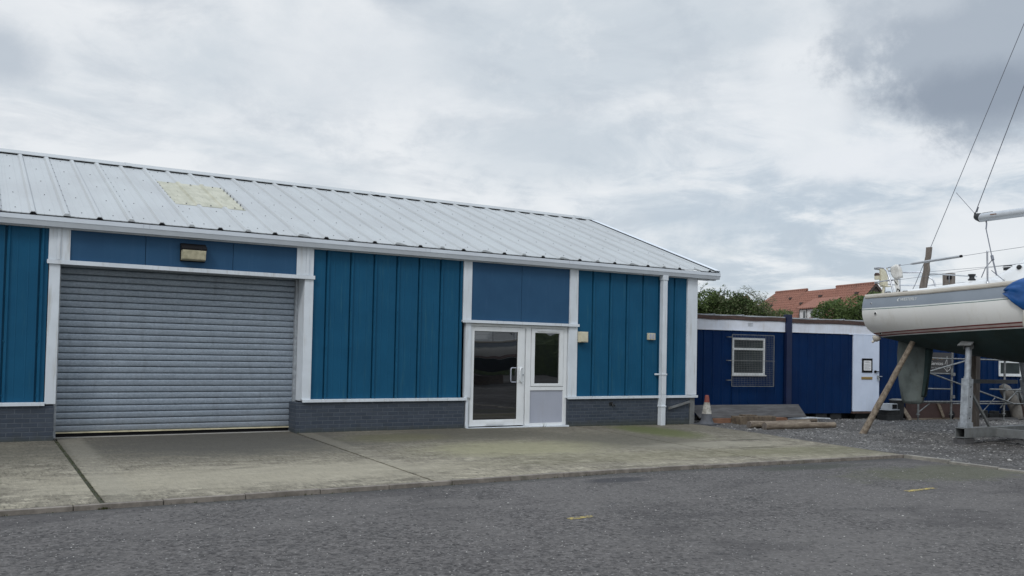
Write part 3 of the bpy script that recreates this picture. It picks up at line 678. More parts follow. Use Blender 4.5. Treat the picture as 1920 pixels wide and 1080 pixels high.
# --- wall fittings
mb = MB(); mb.box(3.225, 3.655, -.02, .012, 3.10, 3.42); mb.prism([(-.155, 3.335), (-.02, 3.415), (-.02, 3.30), (-.155, 3.30)], 3.225, 3.655, lambda p, q, a: (a, p, q)); LB = mb.build('wall_lamp', X['black'], U, bevel=.006)
mb = MB(); mb.prism([(-.155, 3.297), (-.021, 3.297), (-.021, 3.115), (-.125, 3.135)], 3.24, 3.64, lambda p, q, a: (a, p, q)); mb.build('diffuser', X['lampcream'], LB, bevel=.01)
mb = MB(); mb.box(11.885, 12.11, -.10, .0, 1.86, 2.10); mb.box(11.90, 12.095, -.112, -.1015, 1.875, 2.085); mb.build('alarm_box', X['cream'], U, bevel=.012)
mb = MB(); mb.box(13.935, 14.15, -.03, .028, 1.965, 2.125); mb.box(13.965, 14.03, -.036, -.031, 1.985, 2.105, 1); mb.box(14.055, 14.12, -.036, -.031, 1.985, 2.105, 1); mb.build('vent_box', [X['cream'], X['panelgrey']], U, bevel=.004)
# --- gutter and downpipe
gp = [(-.02, 3.52), (-.135, 3.52), (-.165, 3.60), (-.172, 3.605), (-.172, 3.676), (-.155, 3.676), (-.150, 3.60), (-.12, 3.55), (-.02, 3.55)]
mb = MB(); mb.prism(gp, XL - .1, XV + .02, lambda p, q, a: (a, p, q))
for xg in (2.63, 8.0, 11.55):
    for dx_ in (-.05, .05): 
        for i in range(5): mb.box(xg + dx_ - .005, xg + dx_ + .005, -.174, -.171, 3.612 + i * .014, 3.618 + i * .014, 1)
mb.build('gutter', [X['gutter'], X['panelgrey']], U)
mb = MB(); mb.box(XL, XV, -.02, .058, 3.50, 3.70); mb.box(XR - .05, XV, -.01, .30, 3.515, 3.56); mb.build('soffit', X['white'], U)
mb = MB(); dp = [(14.285, 14.425)]
mb.box(14.29, 14.425, -.135, -.005, .66, 3.52); mb.box(14.275, 14.44, -.145, -.003, 3.40, 3.52)
DPp = mb.build('downpipe', X['white'], U, bevel=.012)
mb = MB(); mb.box(14.262, 14.40, -.15, -.015, -.10, .40); mb.build('pipe_shoe', X['white'], DPp, bevel=.012)
mb = MB(); mb.prism([(14.29, .66), (14.425, .66), (14.40, .38), (14.262, .38)], -.135, -.012, lambda p, q, a: (p, a, q)); mb.box(14.25, 14.412, -.16, -.012, .365, .395); mb.build('pipe_bend', X['white'], DPp, bevel=.006)
mb = MB(); mb.box(14.16, 14.29, -.03, .0, 1.125, 1.165); mb.box(14.28, 14.436, -.145, -.002, 1.125, 1.165); mb.build('bracket', X['white'], DPp, bevel=.003)
# --- roof
RB = [.904 + .4965 * i for i in range(-20, 31)]
def roofprof(x0, x1, lift=0.0):
    pr = [(x0, lift)]
    for r in RB:
        for dx_, dz_ in ((-.055, 0), (-.026, .036), (.026, .036), (.055, 0)):
            if x0 + .002 < r + dx_ < x1 - .002: pr.append((r + dx_, dz_ + lift))
        for o_ in (.165, .33):
            for dx_, dz_ in ((-.014, 0), (0, .005), (.014, 0)):
                if x0 + .002 < r + o_ + dx_ < x1 - .002: pr.append((r + o_ + dx_, dz_ + lift))
    pr.append((x1, lift)); return pr
def sheet(pr, y0, y1, n=1, th=0.0):
    mb = MB(); k = len(pr); ys_ = [y0 + (y1 - y0) * i / n for i in range(n + 1)]
    vs = [(p, y, zr(y) + q) for y in ys_ for p, q in pr]
    mb.add(vs, [(j * k + i, j * k + i + 1, (j + 1) * k + i + 1, (j + 1) * k + i) for j in range(n) for i in range(k - 1)])
    if th:
        fr = [(p, y0, zr(y0) + q) for p, q in pr] + [(p, y0, zr(y0) + q - th) for p, q in pr]
        mb.add(fr, [(k + i, k + i + 1, i + 1, i) for i in range(k - 1)])
    return mb
mb = sheet(roofprof(XL - .1, XV - .03), -.12, 5.4, 1, .012)
b2 = sheet(roofprof(XL - .1, XV - .03), 5.4, 10.92, 1); mb.add(b2.v, b2.f)
rfm = mb
# lap seams on every other sheet rib
mb = MB()
for i, r in enumerate(RB):
    if (i - 1) % 2 == 0 and r < XV - .2:
        mb.prism([(r - .058, .004), (r - .028, .041), (r + .028, .041), (r + .060, .004), (r + .115, .004), (r + .115, .0015), (r + .060, .0015), (r - .058, .0015)], -.125, 5.3, lambda p, q, a: (p, a, zr(a) + q))
        mb.prism([(r - .075, .004), (r - .028, .043), (r + .028, .043), (r + .20, .006), (r + .20, .002), (r - .075, .002)], -.128, .42, lambda p, q, a: (p, a, zr(a) + q)) if r > 4.5 and (i - 1) % 4 == 0 else None
mb_lap = mb
mb = rfm
def scr(x, y, dz_=0.0, s=.008):
    mb.box(x - s, x + s, y - s, y + s, zr(y) + dz_ - .002, zr(y) + dz_ + .012, 1)
for i, r in enumerate(RB):
    for y in (.18, 1.35, 2.55, 3.75, 4.95):
        x = r + .25
        if x < XV - .2: scr(x + random.uniform(-.02, .02), y + random.uniform(-.02, .02))
    if (i - 1) % 2 == 0 and r < XV - .2:
        y = .1
        while y < 5.2:
            if r < 6 or int(y * 10) % 9 < 4: scr(r + .045, y, .02, .008)
            y += .42
for i in range(14):
    y = -.0 + .38 * i; scr(XV - .17, y, .03, .009)
for i, r in enumerate(RB):
    if (i - 1) % 2 == 1 and r < XV - .1: mb.prism([(-.036, -.002), (.036, -.002), (.020, .022), (-.020, .022)], -.124, -.10, lambda p, q, a: (r + p, a - .004, zr(a) + q - .002), 2)
RF = mb.build('roof', [X['roof'], X['screw'], X['black']], U)
mb_lap.build('sheet_lap', X['roof'], RF)
# ridge
mb = MB(); mb.box(XL - .1, XV - .12, 5.20, 5.24, zr(5.2) - .01, zr(5.2) + .040); mb.build('ridge_filler', X['black'], RF)
rc = [(5.10, zr(5.10) + .048), (5.40, zr(5.40) + .062), (5.70, zr(5.70) + .048), (5.70, zr(5.70) + .040), (5.40, zr(5.40) + .052), (5.10, zr(5.10) + .036)]
mb = MB(); mb.prism(rc, XL - .12, XV + .02, lambda p, q, a: (a, p, q))
for xg in (-3, 3.0, 9.0, 15.5): mb.prism([(p, q + (.006 if i < 3 else -.001)) for i, (p, q) in enumerate(rc)], xg, xg + .12, lambda p, q, a: (a, p, q))
mb.build('ridge_cap', X['roof'], RF)
for xv0, xv1 in ((XV - .15, XV), (XL - .13, XL + .02)):
    mb = MB()
    for a, b in ((-.16, 5.38), (10.95, 5.42)):
        V = [(x_, y_, zr(y_) + h_) for y_ in (a, b) for x_, h_ in ((xv0, .044), (xv1 + .012, .044), (xv1 + .012, -.17), (xv1, -.17), (xv1, .036), (xv0, .036))]
        mb.add(V, [(i, (i + 1) % 6, 6 + (i + 1) % 6, 6 + i) for i in range(6)]); mb.add(V, [(5, 4, 3, 2, 1, 0), (6, 7, 8, 9, 10, 11)])
    mb.build('verge_flashing', X['gutter'], RF)
# rooflight
mb = sheet(roofprof(3.385, 4.80, .009), 1.70, 3.86, 4, .008)
for x_ in [3.41, 3.66, 3.86, 4.13, 4.37, 4.60, 4.77]:
    for y_ in (1.78, 3.78): mb.box(x_ - .013, x_ + .013, y_ - .013, y_ + .013, zr(y_) + .006, zr(y_) + .026, 1)
for i in range(1, 7):
    for x_ in (3.405, 4.785): y_ = 1.78 + i * .286; mb.box(x_ - .012, x_ + .012, y_ - .012, y_ + .012, zr(y_) + .006, zr(y_) + .05, 1)
mb.build('skylight', [X['skyl'], X['screw']], RF)
# ================================================================== SITE CABINS (row turned ten degrees from the unit)
CB = (21.868, -.056, 0.0); CA = R(-10)
CM = Matrix.Translation(Vector(CB)) @ Matrix.Rotation(CA, 4, 'Z')
CBASE = z_gr(20, 0)
def cabin(label, s0, s1, zb, zt, rib, openings=(), depth=2.9, fas=(2.31, 2.58)):
    r = thing('site_cabin', label, 'site cabin', CB, CA, 'blue site cabins in a row')
    # ribbed front skin with openings left out
    xs_ = [s0]; x = s0
    prof = []
    x = s0 + .06
    while x < s1 - .05:
        for dx_, dy_ in ((-.030, 0), (-.016, -rib), (.016, -rib), (.030, 0)): prof.append((x + dx_, dy_))
        x += .285 if rib < .02 else .24
    prof = [(s0, 0)] + [p for p in prof if s0 < p[0] < s1] + [(s1, 0)]
    mb = MB()
    def strip(a, b, z0, z1):
        q = [(a, 0)] + [p for p in prof if a < p[0] < b] + [(b, 0)]; k = len(q)
        vs = [(p, d_, z) for z in (z0, z1) for p, d_ in q]
        mb.add(vs, [(i, i + 1, k + i + 1, k + i) for i in range(k - 1)])
    cur = s0
    for (a, b, z0, z1) in sorted(openings):
        strip(cur, a, zb, fas[0]); strip(a, b, zb, z0) if z0 > zb else None
        if z1 < fas[0]: strip(a, b, z1, fas[0])
        cur = b
    strip(cur, s1, zb, fas[0])
    mb.box(s0, s0 + .04, .0, depth, zb, zt - .05); mb.box(s1 - .04, s1, .0, depth, zb, zt - .05); mb.box(s0 + .04, s1 - .04, depth - .04, depth, zb, zt - .05)
    mb.box(s0 + .04, s1 - .04, .25, .27, zb, fas[0])
    mb.build('wall', X['navy'], r, local=True)
    mb = MB(); mb.box(s0, s1, -.025, .02, fas[0], fas[1]); mb.box(s0, s1, -.03, -.0255, fas[0] - .015, fas[0] + .02)
    mb.build('fascia_board', X['cabinwhite'], r, local=True, bevel=.003)
    mb = MB(); k = 12
    for i in range(k):
        a, b = s0 + (s1 - s0) * i / k, s0 + (s1 - s0) * (i + 1) / k
        w1 = .012 * math.sin(i * 1.3 + s0); w2 = .012 * math.sin((i + 1) * 1.3 + s0)
        P = [(a, -.05, fas[1] + w1), (b, -.05, fas[1] + w2), (b, -.05, zt - .02 + w2), (a, -.05, zt - .02 + w1), (a, .05, fas[1] + w1), (b, .05, fas[1] + w2), (b, .05, zt - .02 + w2), (a, .05, zt - .02 + w1)]
        mb.add(P, [(0, 1, 2, 3), (3, 2, 6, 7), (0, 4, 5, 1)])
    mb.build('roof_edge', X['brownwood'], r, local=True)
    mb = MB(); mb.box(s0 - .02, s1 + .02, -.02, depth + .05, zt - .022, zt + .01)
    for i in range(int((s1 - s0) / .9)): mb.box(s0 + .9 * i, s0 + .9 * i + .03, -.06, depth + .05, zt + .010, zt + .028)
    mb.box(s0, s1, .45, .62, zt + .012, zt + .030); mb.build('roof', X['felt'], r, local=True)
    x = s0 + .1
    while x < s1 - .3:
        mb = MB(); mb.box(x, x + random.uniform(.25, .5), .04, .3, CBASE - .1, zb - .005); x += random.uniform(.5, .9)
        mb.build('support_block', X['junk'], r, local=True)
    mb = MB(); mb.box(s0, s1, .31, depth, CBASE - .1, zb - .006); mb.build('underframe', X['junk'], r, local=True)
    return r
def window(r, s0, s1, z0, z1, tr, name='window'):
    f = .055; mb = MB()
    mb.box(s0, s0 + f, -.03, .03, z0, z1); mb.box(s1 - f, s1, -.03, .03, z0, z1); mb.box(s0 + f, s1 - f, -.03, .03, z0, z0 + f); mb.box(s0 + f, s1 - f, -.03, .03, z1 - f, z1); mb.box(s0 + f, s1 - f, -.028, .03, tr - f / 2, tr + f / 2)
    mb.box(s0 - .03, s1 + .03, -.06, -.031, z0 - .03, z0 + .005)
    wo = mb.build(name, X['winwhite'], r, local=True, bevel=.006)
    mb = MB(); mb.box(s0 + f, s1 - f, .0, .008, z0 + f, z1 - f); mb.build('pane', X['glass2'], wo, local=True)
    return wo
c1 = cabin('navy blue site cabin with a caged white window, next to the teal unit', -6.0, -2.80, .06, 2.70, .019, [(-4.50, -3.45, 1.12, 2.105)])
wo = window(c1, -4.50, -3.45, 1.12, 2.105, 1.81)
mb = MB(); gy_ = -.10
gl, gr_, gb, gt = -4.56, -3.22, .82, 2.19
fr = [(gl, gy_, gb), (gr_, gy_, gb), (gr_, gy_, gt), (gl, gy_, gt), (gl, gy_, gb)]
for a, b in zip(fr, fr[1:]): mb.bar(a, b, .014, .014, (0, 1, 0))
mb.bar((gl, gy_ - .012, 1.50), (gr_ + .02, gy_ - .012, 1.50), .014, .014, (0, 1, 0))
i = 0
while gl + .05 * (i + 1) < gr_: x = gl + .05 * (i + 1); mb.bar((x, gy_, gb), (x, gy_, gt), .003, .003, (0, 1, 0)); i += 1
i = 0
while gb + .05 * (i + 1) < gt: z = gb + .05 * (i + 1); mb.bar((gl, gy_ - .005, z), (gr_, gy_ - .005, z), .003, .003, (0, 1, 0)); i += 1
for z in (.98, 1.5, 2.12): mb.bar((gl - .12, gy_, z), (gl, gy_, z), .014, .02, (0, 0, 1)); mb.bar((gl - .12, gy_, z), (gl - .12, -.01, z), .014, .02, (0, 0, 1))
mb.build('mesh_guard', X['steelgrey'], wo, local=True)
mb = MB()
for i in range(3): mb.box(-4.02, -3.86, -.034, -.0305, 2.43 + i * .035, 2.445 + i * .035)
mb.build('vent', X['felt'], c1, local=True)
c2 = cabin('navy blue site cabin with a white door behind the yacht stern', -2.62, 3.42, .08, 2.69, .019, [(-.47, .475, .10, 2.30)], fas=(2.31, 2.565))
mb = MB(); mb.box(-.466, .471, -.045, .0, .13, 2.285); mb.box(-.62, .56, -.05, -.027, 2.285, 2.305); D2 = mb.build('door', X['doorwhite'], c2, local=True, bevel=.006)
mb = MB(); mb.box(-.50, .50, -.08, .02, .075, .122); mb.build('door_step', X['brownwood'], c2, local=True)
mb = MB(); mb.box(-.16, .212, -.062, -.0455, 1.225, 1.625); nf = mb.build('notice_frame', X['black'], D2, local=True, bevel=.004)
mb = MB(); mb.box(-.108, .160, -.066, -.0625, 1.285, 1.565)
for i in range(9): 
    if i == 2: continue
    mb.box(-.085, .085 + random.uniform(0, .055), -.0668, -.0664, 1.53 - i * .027, 1.536 - i * .027, 1)
mb.build('notice_paper', [X['paper'], X['ink']], D2, local=True)
mb = MB(); mb.box(-.175, .215, -.058, -.0455, 1.03, 1.105); mb.box(-.13, .17, -.063, -.0585, 1.052, 1.085); mb.build('letterbox', X['brass'], D2, local=True, bevel=.004)
mb = MB(); mb.lathe([(.03, 0), (.035, .03), (.02, .06)], (.31, -.0455, 1.255), 12, axis=(0, -1, 0)); mb.box(.30, .42, -.09, -.066, 1.24, 1.27); mb.build('handle', X['black'], D2, local=True)
mb = MB(); mb.box(.38, .46, -.056, -.0455, 1.06, 1.15); mb.box(.40, .45, -.09, -.0565, 1.00, 1.08); mb.bar((.40, -.06, 1.12), (.56, -.06, 1.12), .02, .035, (0, 1, 0)); mb.build('padlock', X['galv'], D2, local=True, bevel=.004)
c3 = cabin('dark blue corrugated cabin behind the boat cradle post', 3.46, 9.6, .04, 2.69, .035, [(5.16, 6.10, 1.19, 2.05)])
window(c3, 5.16, 6.10, 1.19, 2.05, 1.60)
mb = MB(); mb.box(6.05, 6.35, -.045, -.037, .90, 1.12); mb.build('wall_plate', X['winwhite'], c3, local=True)
p = thing('cabin_post', 'dark navy square post standing between the two blue cabins', 'post', CM @ Vector((-2.71, -.05, CBASE)))
ROOTM[p] = Matrix.Translation(p.location)
mb = MB(); mb.box(-2.795, -2.625, -.10, .06, CBASE - .1, 2.775)
vsw = [tuple(CM @ Vector(v)) for v in mb.v]; mb.v = vsw; mb.build('shaft', X['navyd'], p, bevel=.006)
mb = MB(); mb.box(-2.83, -2.59, -.12, .08, CBASE - .1, CBASE + .03); mb.v = [tuple(CM @ Vector(v)) for v in mb.v]; mb.build('base_plate', X['steelgrey'], p)

def cab(v): return CM @ Vector(v)
def inplace(mb): mb.v = [tuple(CM @ Vector(v)) for v in mb.v]; return mb
# sign board on the second cabin
sg = thing('sign_board', 'dark sign board on the blue cabin, half hidden behind the rudder', 'sign', cab((2.3, -.02, 1.25)), CA)
mb = MB(); mb.box(1.35, 3.30, -.035, -.012, 1.24, 1.84); inplace(mb).build('panel', X['sign'], sg, bevel=.003)
TS = CM @ frame(Vector((1, 0, 0)), Vector((0, 0, 1)), Vector((0, -1, 0)), Vector((2.60, -.037, 1.475)))
text_mb('e Services', .145, TS, .001).build('lettering', X['signw'], sg)
TS2 = CM @ frame(Vector((1, 0, 0)), Vector((0, 0, 1)), Vector((0, -1, 0)), Vector((2.40, -.037, 1.635)))
mb = text_mb('P', .15, TS2, .001)
inv = MB()
for i in range(5): inv.box(2.475 + .085 * i, 2.535 + .085 * i, -.038, -.0355, 1.637 + .01 * (i % 2), 1.652); inv.box(2.475 + .085 * i, 2.487 + .085 * i, -.038, -.0355, 1.652, 1.70 - .02 * (i % 2))
inplace(inv); mb.add(inv.v, inv.f); mb.build('orange_lettering', X['orange'], sg)
mb = MB(); x = 2.05
while x < 2.70: q = random.uniform(.06, .13); mb.box(x, x + q, -.038, -.0355, 1.385, 1.405); mb.box(x, x + .012, -.038, -.0355, 1.405, 1.425); x += q + .04
inplace(mb).build('small_lettering', X['signg'], sg)
mb = MB()
for a, b in (((3.04, 1.28), (3.04, 1.74)), ((2.86, 1.41), (2.97, 1.36)), ((2.97, 1.36), (3.04, 1.28)), ((3.04, 1.28), (3.15, 1.35)), ((3.15, 1.35), (3.20, 1.42)), ((2.92, 1.41), (3.22, 1.425)), ((3.04, 1.68), (2.96, 1.50))):
    mb.bar((a[0], -.0375, a[1]), (b[0], -.0375, b[1]), .012, .003, (0, 1, 0))
inplace(mb).build('boat_emblem', X['signw'], sg)

# ================================================================== SAILING YACHT, bow towards -y
XC, YS = 19.6, -2.47
def lerp(tab, s):
    for (a, b), (c, d_) in zip(tab, tab[1:]):
        if s <= c:
            t = (s - a) / (c - a); t = t * t * (3 - 2 * t) * .35 + t * .65
            return b + (d_ - b) * t
    return tab[-1][1]
HB = [(0, .98), (.6, 1.09), (1.5, 1.22), (3.0, 1.40), (4.8, 1.50), (6.4, 1.38), (7.8, .98), (8.8, .50), (9.6, .02)]
ZS = [(0, 3.115), (1.5, 3.13), (3.0, 3.17), (4.5, 3.24), (6.5, 3.38), (9.6, 3.66)]
ZB = [(0, 2.10), (.5, 2.00), (1.0, 1.90), (2.0, 1.75), (3.2, 1.60), (5.0, 1.50), (7.0, 1.62), (8.4, 1.95), (9.2, 2.5), (9.6, 3.3)]
EX = [(0, .29), (1.0, .42), (2.5, .56), (5, .58), (8, .75), (9.6, .9)]
def hw(s, z):
    zb, zs = lerp(ZB, s), lerp(ZS, s); h = max(0.0, min(1.0, (z - zb) / (zs - zb)))
    return lerp(HB, s) * (1 - (1 - h) ** 2.2) ** lerp(EX, s) * (1 + .075 * math.sin(math.pi * h) * (h > 0)) 
def yr_off(s, z):                                # slight curve of the transom profile
    if s > .8: return 0.0
    zs = lerp(ZS, 0); t = (zs - z) / 1.0
    return (1 - s / .8) * (.13 * t - .13 * t * t - (0 if t < .72 else 2.6 * (t - .72) ** 2))
def hullpt(s, z, sgn=-1, out=0.0):
    return Vector((XC + sgn * (hw(s, z) + out), YS - s + yr_off(s, z), z))
YT = thing('sailing_yacht', 'white sailing yacht with grey top band propped ashore, stern to the cabins', 'sailing yacht', (XC, -7, CBASE - .12))
ST = [0, .12, .3, .5, .8, 1.1, 1.5, 1.9, 2.3, 2.7, 3.1, 3.5, 3.9, 4.3, 4.8, 5.3, 5.8, 6.4, 7.0, 7.5, 8.0, 8.5, 8.9, 9.25, 9.5, 9.6]
def zrows(s):
    zb, zs = lerp(ZB, s), lerp(ZS, s); wl = max(2.145 + .038 * s, zb + .02)
    wl = min(wl, zs - .45) if s < 9.2 else zb + (zs - zb) * .2
    rows = [zb + (wl - zb) * (i / 7) ** 1.5 for i in range(8)]
    k = .8 + .07 * min(s, 4)
    rows += [wl + x_ * k for x_ in (.024, .052, .094, .122)]
    t0 = rows[-1]; t1 = zs - .325 if s < 9.2 else t0 + (zs - t0) * .6
    rows += [t0 + (t1 - t0) * i / 6 for i in range(1, 7)]
    rows += [t1 + .014, t1 + .042] if s < 9.2 else [t1 + (zs - t1) * .05, t1 + (zs - t1) * .13]
    t2 = rows[-1]; rows += [t2 + (zs - t2) * .5, zs]
    return rows
MR = [0] * 7 + [1, 2, 3, 2] + [4] * 6 + [5, 6, 7, 7]
mats = [X['anti'], X['pinw'], X['red'], X['pinkw'], X['hull'], X['pin'], X['pinw'], X['hullgrey']]
mb = MB(); nr = len(zrows(1))
for sgn in (-1, 1):
    P = [hullpt(s, z, sgn) for s in ST for z in zrows(s)]
    b = len(mb.v); mb.v += [tuple(p_) for p_ in P]
    for i in range(len(ST) - 1):
        for j in range(nr - 1):
            q = (b + i * nr + j, b + (i + 1) * nr + j, b + (i + 1) * nr + j + 1, b + i * nr + j + 1)
            mb.f.append(q if sgn < 0 else q[::-1]); mb.m.append(MR[j]); mb.s.append(True)
zr0 = zrows(0)
for j in range(nr - 1):
    mb.add([hullpt(0, zr0[j], -1), hullpt(0, zr0[j], 1), hullpt(0, zr0[j + 1], 1), hullpt(0, zr0[j + 1], -1)], [(0, 1, 2, 3)], MR[j], True)
HU = mb.build('hull', mats, YT)
# rub rail and deck
mb = MB()
for sgn in (-1, 1):
    ring = []
    for s in [.05] + ST[1:]:
        p_ = hullpt(max(s, 0), lerp(ZS, max(s, 0)), sgn); p_.y = YS - s
        ring.append([p_ + Vector((sgn * a, 0, c_)) for a, c_ in ((-.02, -.045), (.022, -.045), (.034, -.02), (.034, .02), (.022, .05), (-.05, .055))])
    for i in range(len(ring) - 1):
        for j in range(5):
            mb.add([ring[i][j], ring[i + 1][j], ring[i + 1][j + 1], ring[i][j + 1]], [(0, 1, 2, 3)], 1 if j == 0 else 0, True)
    mb.add(ring[0], [tuple(range(6))])
mb.add([(XC - 1.0, YS - .05, lerp(ZS, 0) - .045), (XC + 1.0, YS - .05, lerp(ZS, 0) - .045), (XC + 1.0, YS - .05, lerp(ZS, 0) + .05), (XC - 1.0, YS - .05, lerp(ZS, 0) + .05)], [(0, 1, 2, 3)])
mb.build('rub_rail', [X['rubrail'], X['rubwood']], HU)
mb = MB()
for i in range(len(ST) - 1):
    a, c_ = ST[i], ST[i + 1]
    L = [(XC + sg_ * (lerp(HB, s) - .03), YS + (-.05 if s == 0 else 0) - s, lerp(ZS, s) + .052 + (.04 if sg_ == 0 else 0)) for s in (a, c_) for sg_ in (-1, 0, 1)]
    mb.add(L, [(0, 1, 4, 3), (1, 2, 5, 4)], 0, True)
mb.build('deck', X['gel'], YT)
# cockpit coaming and coachroof
def molded(name, rows, m, parent=YT):
    mb = MB(); P = []
    for s, hwid, h, inset in rows:
        zd = lerp(ZS, s) + .05
        for t, u in ((-1, 0), (-1 + inset * .25 / hwid, .55), (-1 + inset / hwid, .93), (-1 + (inset + .07) / hwid, 1), (0, 1.06), (1 - (inset + .07) / hwid, 1), (1 - inset / hwid, .93), (1 - inset * .25 / hwid, .55), (1, 0)):
            P.append((XC + t * hwid, YS - s, zd + u * h))
    k = 9
    mb.add(P, [(i * k + j, (i + 1) * k + j, (i + 1) * k + j + 1, i * k + j + 1) for i in range(len(rows) - 1) for j in range(k - 1)], 0, True)
    mb.add(P[:k], [tuple(range(k))]); mb.add(P[-k:], [tuple(range(k - 1, -1, -1))])
    return mb.build(name, m, parent)
molded('cockpit_coaming', [(.55, .84, .03, .05), (.75, .86, .07, .05), (1.6, .94, .085, .05), (2.6, 1.08, .12, .06), (3.2, 1.16, .15, .07), (3.5, 1.17, .12, .07)], X['gel'])
CR = molded('coachroof', [(2.95, 1.06, .12, .10), (3.2, 1.08, .20, .14), (3.45, 1.09, .33, .2), (3.75, 1.09, .50, .22), (4.1, 1.08, .56, .22), (5.5, 1.0, .50, .2), (6.6, .8, .36, .18), (7.4, .5, .10, .1)], X['gel'])
mb = MB()
for s in (4.15, 4.75, 5.35):
    for sg_ in (-1, 1):
        hwid = 1.08 - .06 * (s - 4.1); zd = lerp(ZS, s) + .05 + .32
        x_ = XC + sg_ * (hwid - .095); mb = MB(); mb.bar((x_, YS - s, zd), (x_, YS - s - .42, zd - .02), .10, .012, (sg_ * .93, 0, .4)); mb.build('cabin_window', X['black'], CR)
mb = MB(); mb.lathe([(.05, 0), (.05, .03), (.02, .06)], (XC - 1.02, YS - 3.78, lerp(ZS, 3.8) + .36), 10, axis=(-.9, 0, .4)); mb.build('deck_vent', X['junk'], CR)
mb = MB(); mb.box(19.26, 19.40, -5.64, -5.52, 3.60, 3.66); mb.box(19.24, 19.42, -5.66, -5.50, 3.662, 3.68, 1); mb.box(19.26, 19.40, -5.64, -5.52, 3.682, 3.71); mb.build('hatch_box', [X['junk'], X['gel']], CR)
# rudder, skeg and keel
def foil(prof, th, m, name, parent):
    n = len(prof); cx = sum(p_[0] for p_ in prof) / n; cz = sum(p_[1] for p_ in prof) / n
    mb = MB(); lay = [(.0, 1.0), (.55, .97), (1.0, .62)]
    rings = []
    for sg_ in (-1, 1):
        for f, sc_ in (lay if sg_ > 0 else lay[::-1]):
            rings.append([(XC + sg_ * th * f, cx + (a - cx) * sc_, cz + (c_ - cz) * (sc_ * .3 + .7)) for a, c_ in prof])
    vs = [p_ for r_ in rings for p_ in r_]
    mb.add(vs, [(i * n + j, i * n + (j + 1) % n, (i + 1) * n + (j + 1) % n, (i + 1) * n + j) for i in range(len(rings) - 1) for j in range(n)], 0, True)
    mb.add(rings[0], [tuple(range(n - 1, -1, -1))]); mb.add(rings[-1], [tuple(range(n))])
    return mb.build(name, m, parent)
foil([(-2.88, .555), (-3.10, .545), (-3.34, .56), (-3.40, .62), (-3.46, 1.2), (-3.52, 1.75), (-3.54, 1.98), (-2.74, 2.13), (-2.70, 1.8), (-2.71, 1.4), (-2.76, 1.0), (-2.84, .62)], .062, X['rud'], 'rudder', YT)
foil([(-3.36, .72), (-3.44, .72), (-3.55, 1.3), (-3.64, 1.90), (-3.50, 1.97), (-3.44, 1.3)], .066, X['anti'], 'skeg', YT)
foil([(-6.9, .42), (-8.6, .42), (-8.9, .6), (-9.1, 1.75), (-7.2, 1.75), (-6.95, .9)], .12, X['anti'], 'keel', YT)
mb = MB(); mb.lathe([(.07, 0), (.10, .03), (.09, .08), (.05, .13), (.03, .14)], (18.93, -2.62, 2.175), 14, axis=(-.15, .35, -1)); mb.tube([(18.90, -2.56, 2.06), (18.86, -2.52, 2.02)], .03, 8)
mb.build('exhaust', X['rubrail'], HU)
mb = MB()
for s, z, r_ in ((.42, 2.70, .035), (.28, 2.945, .016), (.30, 2.24, .03)):
    mb = MB(); q = hullpt(s, z, -1, .002); mb.lathe([(r_, 0), (r_ * .9, .012), (r_ * .5, .014)], q, 12, axis=(-1, .12, 0), mi=[0, 1]); mb.build('skin_fitting', [X['hull'], X['junk']], HU)
ta, tb = hullpt(1.12, 3.0), hullpt(1.62, 3.0); tdir = (tb - ta).normalized(); tup = (hullpt(1.35, 3.04) - hullpt(1.35, 2.96)).normalized(); tn = tdir.cross(tup).normalized()
tup = tn.cross(tdir)
TX = frame(tdir, tup + tdir * .18, tn, (ta + tb) / 2 - tup * .035 + tn * .006)
mb = text_mb('WESTERLY', .098, TX, .001)
def tp(a, c_): return TX @ Vector((a, c_, 0))
mb.add([tp(-.33, .03), tp(-.27, .075), tp(-.255, .075), tp(-.30, .03), tp(-.27, -.01), tp(-.29, -.01)], [(0, 3, 2, 1), (0, 5, 4, 3)])
mb.build('lettering', X['pinw'], HU)
# pushpit, stanchions, wires
mb = MB()
mb.tube([(18.72, -3.22, 3.15), (18.73, -3.12, 3.45), (18.75, -3.00, 3.72), (18.78, -2.90, 3.80), (18.82, -2.72, 3.825), (18.87, -2.58, 3.825), (18.98, -2.50, 3.82), (19.9, -2.50, 3.80), (20.15, -2.58, 3.80), (20.33, -2.85, 3.80), (20.42, -3.1, 3.6), (20.45, -3.25, 3.15)], .021, 8)
mb.tube([(18.70, -3.35, 3.50), (18.76, -2.98, 3.49), (18.84, -2.62, 3.475), (18.98, -2.50, 3.47), (19.9, -2.50, 3.47), (20.2, -2.62, 3.47), (20.43, -3.15, 3.47)], .015, 8)
for x_ in (19.35, 19.95): mb.tube([(x_, -2.50, 3.81), (x_, -2.52, 3.12)], .014, 8)
mb.tube([(18.70, -3.40, 3.84), (18.76, -2.98, 3.79)], .013, 6)
mb.build('pushpit', X['steel'], YT)
def stan(s, side):
    b_ = hullpt(s, lerp(ZS, s), side, -.10); b_.z = lerp(ZS, s) + .05
    mb = MB(); t = b_ + Vector((side * .02, 0, .67)); mb.tube([b_, t], .019, 8); mb.lathe([(.035, 0), (.03, .05), (.02, .06)], b_, 10); mb.lathe([(.02, 0), (.02, .03), (.008, .04)], t, 8)
    mb.build('stanchion', X['steel'], YT); return t
tops = {}
for side in (-1, 1):
    for s in (3.28, 5.2, 7.0, 8.6): tops[(side, s)] = stan(s, side)
mb = MB()
